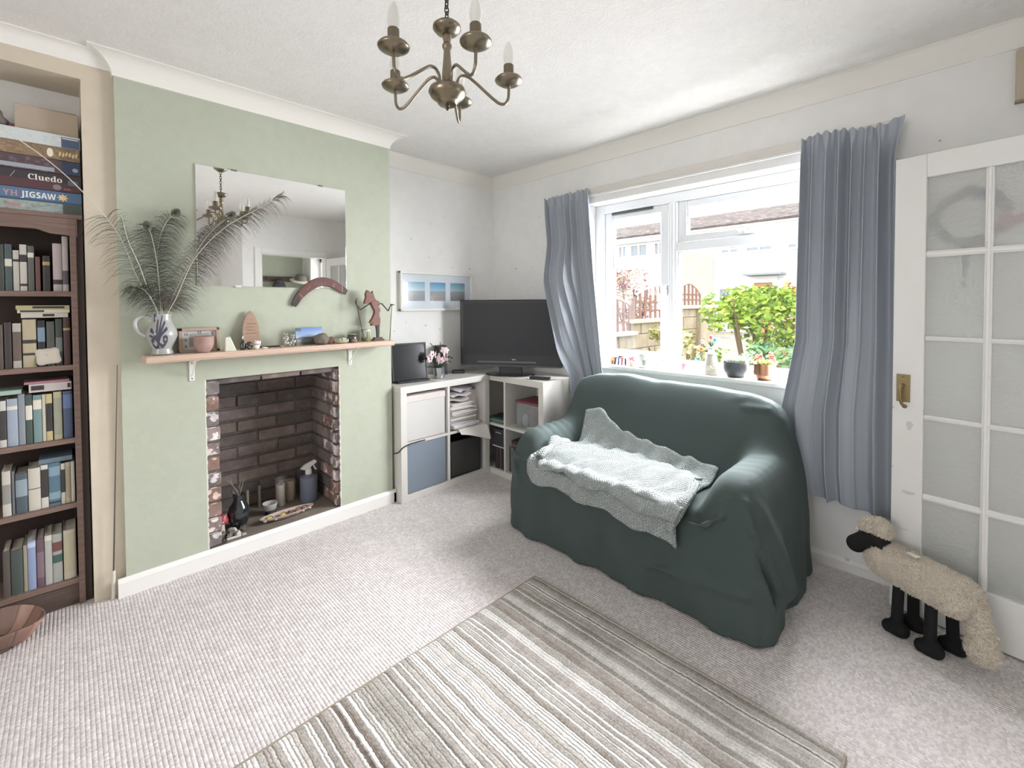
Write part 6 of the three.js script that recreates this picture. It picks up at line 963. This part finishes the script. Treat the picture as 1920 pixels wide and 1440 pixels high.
// ---------------------------------------------------------------- sheepskin stool shaped like a sheep
{
  const A = 20 * Math.PI / 180, dx = Math.cos(A), dz = Math.sin(A), C = [2.815, 0, 0.352];
  const L = (s, y, t) => [s * dx - t * dz, y, s * dz + t * dx];           // s: towards the tail, t: towards the room
  const o = thing('sheep_footstool', 'sheep-shaped fleece footstool with black head and legs by the open door', 'footstool', C);
  const wool = mat(0xcfc6b7, 1);
  function tufts(g, step, len) {                      // short curls of fleece standing on the surface
    const P = g.attributes.position, Nn = g.attributes.normal, out = [];
    for (let i = 0; i < P.count; i += step) {
      const p = V(P.getX(i), P.getY(i), P.getZ(i)), n = V(Nn.getX(i), Nn.getY(i), Nn.getZ(i)), t = V(rr(-1, 1), rr(-1, 1), rr(-1, 1)).cross(n).normalize(), q = n.clone().cross(t), w = rr(0.0025, 0.0045), l = len * rr(0.5, 1.2);
      const tip = p.clone().addScaledVector(n, l).addScaledVector(t, l * rr(-0.8, 0.8)).addScaledVector(q, l * rr(-0.8, 0.8));
      const c = [0, 2.094, 4.189].map((a) => p.clone().addScaledVector(n, -0.002).addScaledVector(t, Math.cos(a) * w).addScaledVector(q, Math.sin(a) * w));
      for (let k = 0; k < 3; k++) for (const v of [c[k], c[(k + 1) % 3], tip]) out.push(v.x, v.y, v.z);
    }
    const r = new THREE.BufferGeometry(); r.setAttribute('position', new THREE.Float32BufferAttribute(out, 3)); r.computeVertexNormals(); return r;
  }
  reseed(808);
  const fleece = (name, g) => { const m = part(o, name, g, wool); part(m, 'curls', tufts(g, 1, 0.007), wool).userData.kind = 'stuff'; };
  const blackF = mat(0x0b0b0c, 0.9);
  const body = (x, y, z) => { const p = [x, y, z]; const q = [x, y, z]; let d = capsule(p, L(-0.115, 0.258, 0), L(0.118, 0.236, 0.0), 0.068, 0.066); d = smin(d, capsule(p, L(-0.10, 0.255, 0.03), L(0.10, 0.228, 0.032), 0.052), 0.03); d = smin(d, capsule(p, L(-0.10, 0.26, -0.03), L(0.10, 0.245, -0.03), 0.046), 0.03); return d + 0.004 * N3(x * 28, y * 28, z * 28) + 0.0022 * N3(x * 85, y * 85, z * 85); };
  fleece('fleece_body', nets(body, [-0.25, 0.14, -0.17], [0.25, 0.36, 0.17], 0.0055));
  fleece('tail', nets((x, y, z) => capsule([x, y, z], L(0.165, 0.222, 0.012), L(0.182, 0.085, 0.012), 0.030, 0.044) + 0.006 * N3(x * 36, y * 36, z * 36) + 0.003 * N3(x * 80, y * 80, z * 80), [0.05, 0.015, -0.03], [0.27, 0.28, 0.16], 0.0055));
  part(o, 'head', nets((x, y, z) => { const p = [x, y, z]; let d = capsule(p, L(-0.155, 0.325, 0.01), L(-0.205, 0.285, 0.035), 0.040, 0.035); d = smin(d, capsule(p, L(-0.11, 0.285, 0.0), L(-0.15, 0.32, 0.01), 0.038), 0.03); return smin(d, capsule(p, L(-0.135, 0.335, 0.03), L(-0.105, 0.318, 0.055), 0.012, 0.006), 0.015); }, [-0.29, 0.2, -0.13], [0.0, 0.40, 0.14], 0.005), blackF, 'black felt head');
  fleece('wool_cap', nets((x, y, z) => capsule([x, y, z], L(-0.168, 0.372, 0.008), L(-0.132, 0.372, 0.0), 0.037, 0.038) + 0.006 * N3(x * 40, y * 40, z * 40) + 0.003 * N3(x * 90, y * 90, z * 90), [-0.25, 0.31, -0.11], [-0.05, 0.44, 0.07], 0.005));
  part(o, 'eye', ball(...L(-0.212, 0.338, 0.012), 0.008), mat(0xe6e4e0, 0.4));
  [[-0.055, 0.045], [-0.04, -0.045], [0.055, 0.058], [0.085, -0.035]].forEach(([s, t]) => {
    const lg = part(o, 'leg', rod(L(s, 0.035, t), L(s * 0.95, 0.225, t * 0.8), 0.019, 0.0185, 14), blackF);
    part(lg, 'hoof', nets((x, y, z) => Math.max(smin(capsule([x, y, z], L(s + 0.012, 0.022, t), L(s - 0.02, 0.018, t + 0.004), 0.030, 0.026), capsule([x, y, z], L(s, 0.03, t), L(s, 0.05, t), 0.02), 0.015), 0.0005 - y), [L(s, 0, t)[0] - 0.07, -0.006, L(s, 0, t)[2] - 0.07], [L(s, 0, t)[0] + 0.07, 0.09, L(s, 0, t)[2] + 0.07], 0.005), blackF);
  });
  part(o, 'label_tag', box(-0.02, 0.02, 0, 0.003, -0.012, 0.012, 0.001).rotateY(-A - 0.2).translate(...L(-0.02, 0.322, 0.012)), mat(0xded8cd, 0.8));
}
// beige box high on the window wall
{
  const v = thing('wall_box', 'beige box fixed high on the window wall above the door', 'wall box', [0, 0, 0]);
  part(v, 'cover', box(3.05, 3.25, 2.095, 2.29, 0.001, 0.035, 0.004), mat(0xbcae98, 0.6)); part(v, 'lower_lip', box(3.048, 3.252, 2.088, 2.096, 0.001, 0.037, 0.002), mat(0x9b8f7c, 0.6));
}
// ---------------------------------------------------------------- hall seen in the mirror
{
  const r = thing('coat_rail', 'dark wooden coat rail on the green hall wall', 'coat rail', [5.095, 1.72, 0.55]);
  part(r, 'board', muv(box(-0.02, 0, -0.04, 0.04, -0.45, 0.45, 0.004)), M.darkwood); for (let k = 0; k < 5; k++) part(r, 'hook', tube([[-0.02, 0.01, -0.36 + k * 0.18], [-0.06, 0.0, -0.36 + k * 0.18], [-0.07, 0.03, -0.36 + k * 0.18]], 0.005, 12, 7), M.black);
  const coat = (label, z, c, w, h) => { const t = thing('coat', label, 'coat', [5.0, 1.68, z]); const g = nets((x, y, zz) => { const f = 0.012 * Math.sin(zz * 60) * clamp(-y / h, 0, 1); let d = capsule([x, y, zz * 0.55], [0, -0.06, 0], [0, -h, 0], 0.05, 0.075) + f; return smin(d, capsule([x, y, zz], [0, 0.0, 0], [0, -0.06, 0], 0.045, 0.06), 0.05) + 0.008 * N3(x * 14, y * 8, zz * 14); }, [-0.12, -h - 0.12, -0.2], [0.085, 0.06, 0.2], 0.012); part(t, 'body', g, mat(c, 0.9)); part(t, 'collar', new THREE.TorusGeometry(0.05, 0.018, 8, 24).rotateX(Math.PI / 2).translate(0, 0.0, 0), mat(c, 0.9)); };
  coat('charcoal hooded coat hanging on the hall rail', 0.38, 0x47484b, 0.2, 0.8); coat('slate grey jacket hanging on the hall rail', 0.80, 0x5e6168, 0.2, 0.7);
  const hat = thing('sun_hat', 'cream and grey brimmed hat hanging on the hall coats', 'hat', [4.97, 1.76, 0.28]); part(hat, 'crown', lathe([[0.09, 0], [0.085, 0.05], [0.06, 0.085], [0, 0.09]], 28), mat(0x6b6763, 0.9)); part(hat, 'brim', lathe([[0.085, 0.002], [0.15, -0.012], [0.152, -0.008], [0.085, 0.008]], 32), mat(0xcfc7ba, 0.9)); hat.position.set(4.85, 1.70, 0.12);
  hat.rotation.z = 0.35;
}
// ---------------------------------------------------------------- garden and street outside
{
  const paving = mat(0xffffff, 0.95, { map: tex(256, 256, (u, v) => { const n = (fbm(u, v, 8, 4) - 0.5) * 0.16; return [0.52 + n, 0.51 + n, 0.475 + n]; }, true, 3) });
  struct('floor_outside', muv(box(-60, 60, -0.5, -0.3, -60, -0.3)), paving, 'pale paving outside', 'ground');
  struct('floor_rear_garden', muv(box(-20, 25, -0.5, -0.25, 5.6, 40)), paving, 'pale paved yard behind the house', 'ground');
  // stepped side wall with concrete caps
  const block = mat(0xffffff, 0.95, { map: tex(256, 256, (u, v) => { const n = (fbm(u, v, 7, 4) - 0.5) * 0.14, s = pnoise(u * 20, v * 2, 20, 2) * 0.05; return [0.66 + n - s, 0.62 + n - s, 0.535 + n - s]; }, true, 1.2) });
  const w = thing('garden_wall', 'stepped buff block wall with concrete caps along the front garden', 'garden wall');
  const steps = [[-1.4, -3.62, 0.88], [-3.62, -5.17, 1.06], [-5.17, -6.9, 1.27]];
  steps.forEach(([z0, z1, h]) => { for (let r = 0; ; r++) { const y0 = -0.3 + r * 0.226, y1 = Math.min(y0 + 0.218, h - 0.06); if (y1 - y0 < 0.03) break; for (let z = z0 + (r % 2 ? 0.22 : 0); z > z1 + 0.02; z -= 0.45) part(w, 'block', muv(box(-0.82, -0.71 + 0.006 * Math.sin(z * 9 + r), y0, y1, Math.max(z - 0.44, z1), Math.min(z, z0), 0.006, 1)), block); } part(w, 'coping', box(-0.87, -0.65, h - 0.06, h, z1 - 0.04, z0 + 0.06, 0.008), mat(0xb9b0a2, 0.9)); });
  part(w, 'pier', muv(box(-0.9, -0.62, -0.3, 1.24, -6.35, -5.95, 0.006)), block);
  const wood = mat(0x82645a, 0.8), pale = mat(0xb5a49c, 0.8);
  const arch = (label, z0, z1, y0, f) => { const t = thing('trellis_panel', label, 'fence panel', [-0.765, 0, 0]); const n = Math.max(5, Math.round((z0 - z1) / 0.17)); for (let k = 0; k <= n; k++) { const u = k / n, z = lerp(z0, z1, u); part(t, 'slat', box(-0.012, 0.012, y0, f(u) - 0.01, z - 0.024, z + 0.024, 0.002, 1), wood); } for (const fr of [0.35, 0.75]) part(t, 'rail', box(-0.02, 0.006, y0 + (f(0.5) - y0) * fr * 0.6, y0 + (f(0.5) - y0) * fr * 0.6 + 0.035, z1, z0, 0.002, 1), wood); const pts = []; for (let k = 0; k <= 12; k++) pts.push([0, f(k / 12), lerp(z0, z1, k / 12)]); part(t, 'arched_top', tube(pts, 0.022, 40, 7), pale); };
  arch('brown trellis panel nearest the house with a falling curved top', -2.2, -3.58, 0.885, (u) => 1.5 - 0.2 * u * u);
  arch('brown trellis panel in the middle with a rising arched top', -3.74, -5.1, 1.065, (u) => 1.36 + 0.26 * Math.sin(Math.PI * (0.1 + 0.62 * u)));
  arch('brown trellis panel farthest along the wall with a round arched top', -5.22, -6.25, 1.275, (u) => 1.42 + 0.27 * Math.sin(Math.PI * (0.12 + 0.78 * u)));
  const po = thing('fence_post', 'grey-brown fence post between the trellis panels', 'post', [-0.765, 0.88, -3.66]); part(po, 'shaft', box(-0.035, 0.035, 0, 0.5, -0.035, 0.035, 0.003), mat(0x8f7f78, 0.85)); part(po, 'cap', box(-0.045, 0.045, 0.5, 0.52, -0.045, 0.045, 0.006), mat(0x8f7f78, 0.85));

  // planting
  function shrub(name, label, pos, R, H, cols, n, leaf, sd, twig = 0x6b5a48) {
    reseed(sd); const o = thing(name, label, name.includes('tree') ? 'tree' : 'shrub', pos);
    const stems = []; for (let k = 0; k < 9; k++) { const a = k * 2.4, r = R[0] * rr(0.3, 0.75); stems.push(tube([[rr(-0.04, 0.04), 0, rr(-0.04, 0.04)], [Math.cos(a) * r * 0.4, H * 0.4, Math.sin(a) * r * 0.4], [Math.cos(a) * r, H * rr(0.7, 0.95), Math.sin(a) * r]], 0.008 + 0.004 * H, 10, 5)); }
    part(o, 'stems', merge(stems), mat(twig, 0.9)).userData.kind = 'stuff';
    const blob = Array.from({ length: 24 }, () => { const a = rr(0, 6.283), q = Math.sqrt(rnd()), yy = rr(0.06, 0.92); return [Math.cos(a) * q * R[0] * (1 - 0.35 * yy), yy * H, Math.sin(a) * q * R[1] * (1 - 0.35 * yy), rr(0.22, 0.42) * R[0]]; });
    cols.forEach((c, ci) => { const l = []; for (let k = 0; k < n / cols.length; k++) { const b = blob[Math.floor(rnd() * 24)], d = V(rr(-1, 1), rr(-1, 1), rr(-1, 1)).normalize().multiplyScalar(b[3] * Math.cbrt(rnd())), q = new THREE.PlaneGeometry(leaf * rr(0.7, 1.3), leaf * rr(0.35, 0.6), 2, 1); const pp = q.attributes.position; for (let i = 0; i < pp.count; i++) pp.setZ(i, -Math.abs(pp.getX(i)) * 0.35); q.rotateX(rr(-1.2, 1.2)).rotateY(rr(0, 6.28)).rotateZ(rr(-0.8, 0.8)).translate(b[0] + d.x, Math.max(0.03, b[1] + d.y), b[2] + d.z); l.push(clean(q)); } const p = part(o, 'foliage', merge(l), mat(c, 0.8)); p.userData.kind = 'stuff'; });
    return o;
  }
  shrub('green_shrub', 'bright yellow-green bushy shrub filling the right of the window view', [1.30, -0.3, -2.8], [0.66, 0.5], 1.78, [0x7f9a34, 0x98ad45, 0x6a8a3c], 5200, 0.06, 501);
  shrub('green_shrub', 'darker blue-green shrub at the lower right of the window view', [1.80, -0.3, -1.85], [0.46, 0.36], 1.25, [0x5d8560, 0x79996a], 3000, 0.055, 502);
  shrub('orange_shrub', 'orange-tinted shrub behind the green one at the right', [1.62, -0.3, -4.0], [0.5, 0.45], 2.05, [0xb58a4c, 0xa89b4a], 1800, 0.06, 503);
  shrub('pale_shrub', 'pale variegated twiggy plant behind the felt-ball vase', [0.98, -0.3, -1.75], [0.26, 0.26], 1.45, [0xb9bd92, 0xa3ab74], 900, 0.045, 504);
  shrub('pale_shrub', 'low straw-coloured grassy plant in front of the wall end', [0.15, -0.3, -3.0], [0.34, 0.4], 1.32, [0xaea672, 0x98995c], 1200, 0.06, 505);
  shrub('red_shrub', 'bare reddish twiggy bush beyond the trellis fence', [-1.75, -0.3, -5.4], [0.65, 0.6], 2.35, [0x8b6a6c, 0x9aa06f, 0x9a5a52], 2200, 0.05, 506, 0x6d5a58);
  shrub('distant_tree', 'thin pale tree top above the roof at the left', [-19.5, -0.3, -40], [2.2, 2], 10.2, [0x8f9a86], 900, 0.34, 507);
  shrub('distant_tree', 'thin pale tree top above the roof at the right', [-2.5, -0.3, -40], [2.4, 2], 11.2, [0x8f9a86], 900, 0.34, 508);

  // terrace of houses across the street
  const h = thing('terraced_houses', 'long terrace of houses with white cladding and brown tiled roof across the street', 'building');
  const z = -24, white = mat(0xd9d9d7, 0.7), brick = mat(0xffffff, 0.9, { map: canvasTex(512, 512, (c) => { c.fillStyle = '#c6c0b2'; c.fillRect(0, 0, 512, 512); reseed(90); for (let r = 0; r < 32; r++) for (let k = -1; k < 9; k++) { const v = rr(-14, 14); c.fillStyle = `rgb(${184 + v | 0},${171 + v | 0},${148 + v | 0})`; c.fillRect(k * 64 + (r % 2) * 32 + 2, r * 16 + 2, 60, 12); } }) });
  brick.map.wrapS = brick.map.wrapT = THREE.RepeatWrapping; brick.map.repeat.set(0.42, 0.42);
  part(h, 'wall', box(-24, 10, -0.3, 5.7, z - 6, z), white, 'white rendered wall');
  part(h, 'brick_panel', muv(box(-9.15, -7.32, -0.3, 5.5, z - 0.1, z + 0.06)), brick, 'buff brick panel');
  part(h, 'pier', box(-9.6, -9.2, -0.3, 5.5, z, z + 0.12), white);
  const tiles = mat(0xffffff, 0.9, { map: canvasTex(512, 512, (c) => { c.fillStyle = '#4f4a49'; c.fillRect(0, 0, 512, 512); reseed(91); for (let r = 0; r < 16; r++) for (let k = -1; k < 17; k++) { const v = rr(-22, 22); c.fillStyle = `rgb(${104 + v | 0},${95 + v | 0},${92 + v | 0})`; c.fillRect(k * 32 + (r % 2) * 16 + 2, r * 32, 28, 25); } }) });
  tiles.map.wrapS = tiles.map.wrapT = THREE.RepeatWrapping; tiles.map.repeat.set(0.2, 0.2);
  part(h, 'roof', muv(slab([[23.5, 5.6], [28, 7.06], [28, 7.2], [23.5, 5.74]], 36, 0).rotateY(Math.PI / 2).translate(-25, 0, 0)), tiles, 'brown tiled roof');
  part(h, 'gutter', box(-25, 11, 5.5, 5.64, z + 0.3, z + 0.48, 0.02), white); part(h, 'fascia', box(-25, 11, 5.28, 5.52, z, z + 0.32), white);
  const dark = mat(0x7f8890, 0.2), frameW = mat(0xe4e4e2, 0.5);
  const win = (x0, x1, y0, y1) => { const f = part(h, 'window', merge([box(x0 + 0.09, x1 - 0.09, y0, y0 + 0.09, z, z + 0.12), box(x0 + 0.09, x1 - 0.09, y1 - 0.09, y1, z, z + 0.12), box(x0, x0 + 0.09, y0, y1, z, z + 0.12), box(x1 - 0.09, x1, y0, y1, z, z + 0.12), box((x0 + x1) / 2 - 0.05, (x0 + x1) / 2 + 0.05, y0 + 0.09, y1 - 0.09, z, z + 0.12)]), frameW); part(f, 'pane', box(x0 + 0.05, x1 - 0.05, y0 + 0.05, y1 - 0.05, z + 0.01, z + 0.04), dark); };
  for (const [a, b, c, d] of [[-16.2, -14.3, 4.35, 5.2], [-13.6, -12.9, 4.35, 5.2], [-12.7, -11.4, 4.35, 5.2], [-11.0, -10.3, 4.35, 5.2], [-10.15, -9.65, 4.35, 5.2], [-6.9, -5.9, 4.08, 4.95], [-5.6, -4.2, 4.08, 4.95], [-3.6, -2.6, 4.08, 4.95], [-2.3, -0.8, 4.08, 4.95], [0.2, 1.8, 4.08, 4.95]]) win(a, b, c, d);
  for (let k = 0; k < 14; k++) part(h, 'weatherboard', box(-7.25, 3.0, 2.28 + k * 0.124, 2.28 + k * 0.124 + 0.118, z, z + 0.07 + 0.0, 0.004, 1), mat(0xd4d9dc, 0.7));
  part(h, 'canopy', box(-5.45, -3.6, 2.78, 2.9, z, z + 0.9, 0.02), mat(0x8a8f92, 0.6)); const dr = part(h, 'front_door', box(-5.1, -4.2, -0.3, 2.4, z + 0.02, z + 0.1, 0.01), mat(0xb08257, 0.6), 'tan front door'); part(dr, 'pane', box(-4.75, -4.3, 1.0, 2.2, z + 0.09, z + 0.12), dark); part(h, 'door_surround', merge([box(-5.3, -5.1, -0.3, 2.6, z, z + 0.2), box(-4.2, -4.0, -0.3, 2.6, z, z + 0.2), box(-5.3, -4.0, 2.6, 2.75, z, z + 0.2), box(-5.1, -4.2, 2.4, 2.6, z, z + 0.2)]), white);
  for (const [a, b] of [[-7.0, -5.6], [-3.4, -1.0]]) win(a, b, 0.7, 2.2);
}
renderer.render(scene, camera);
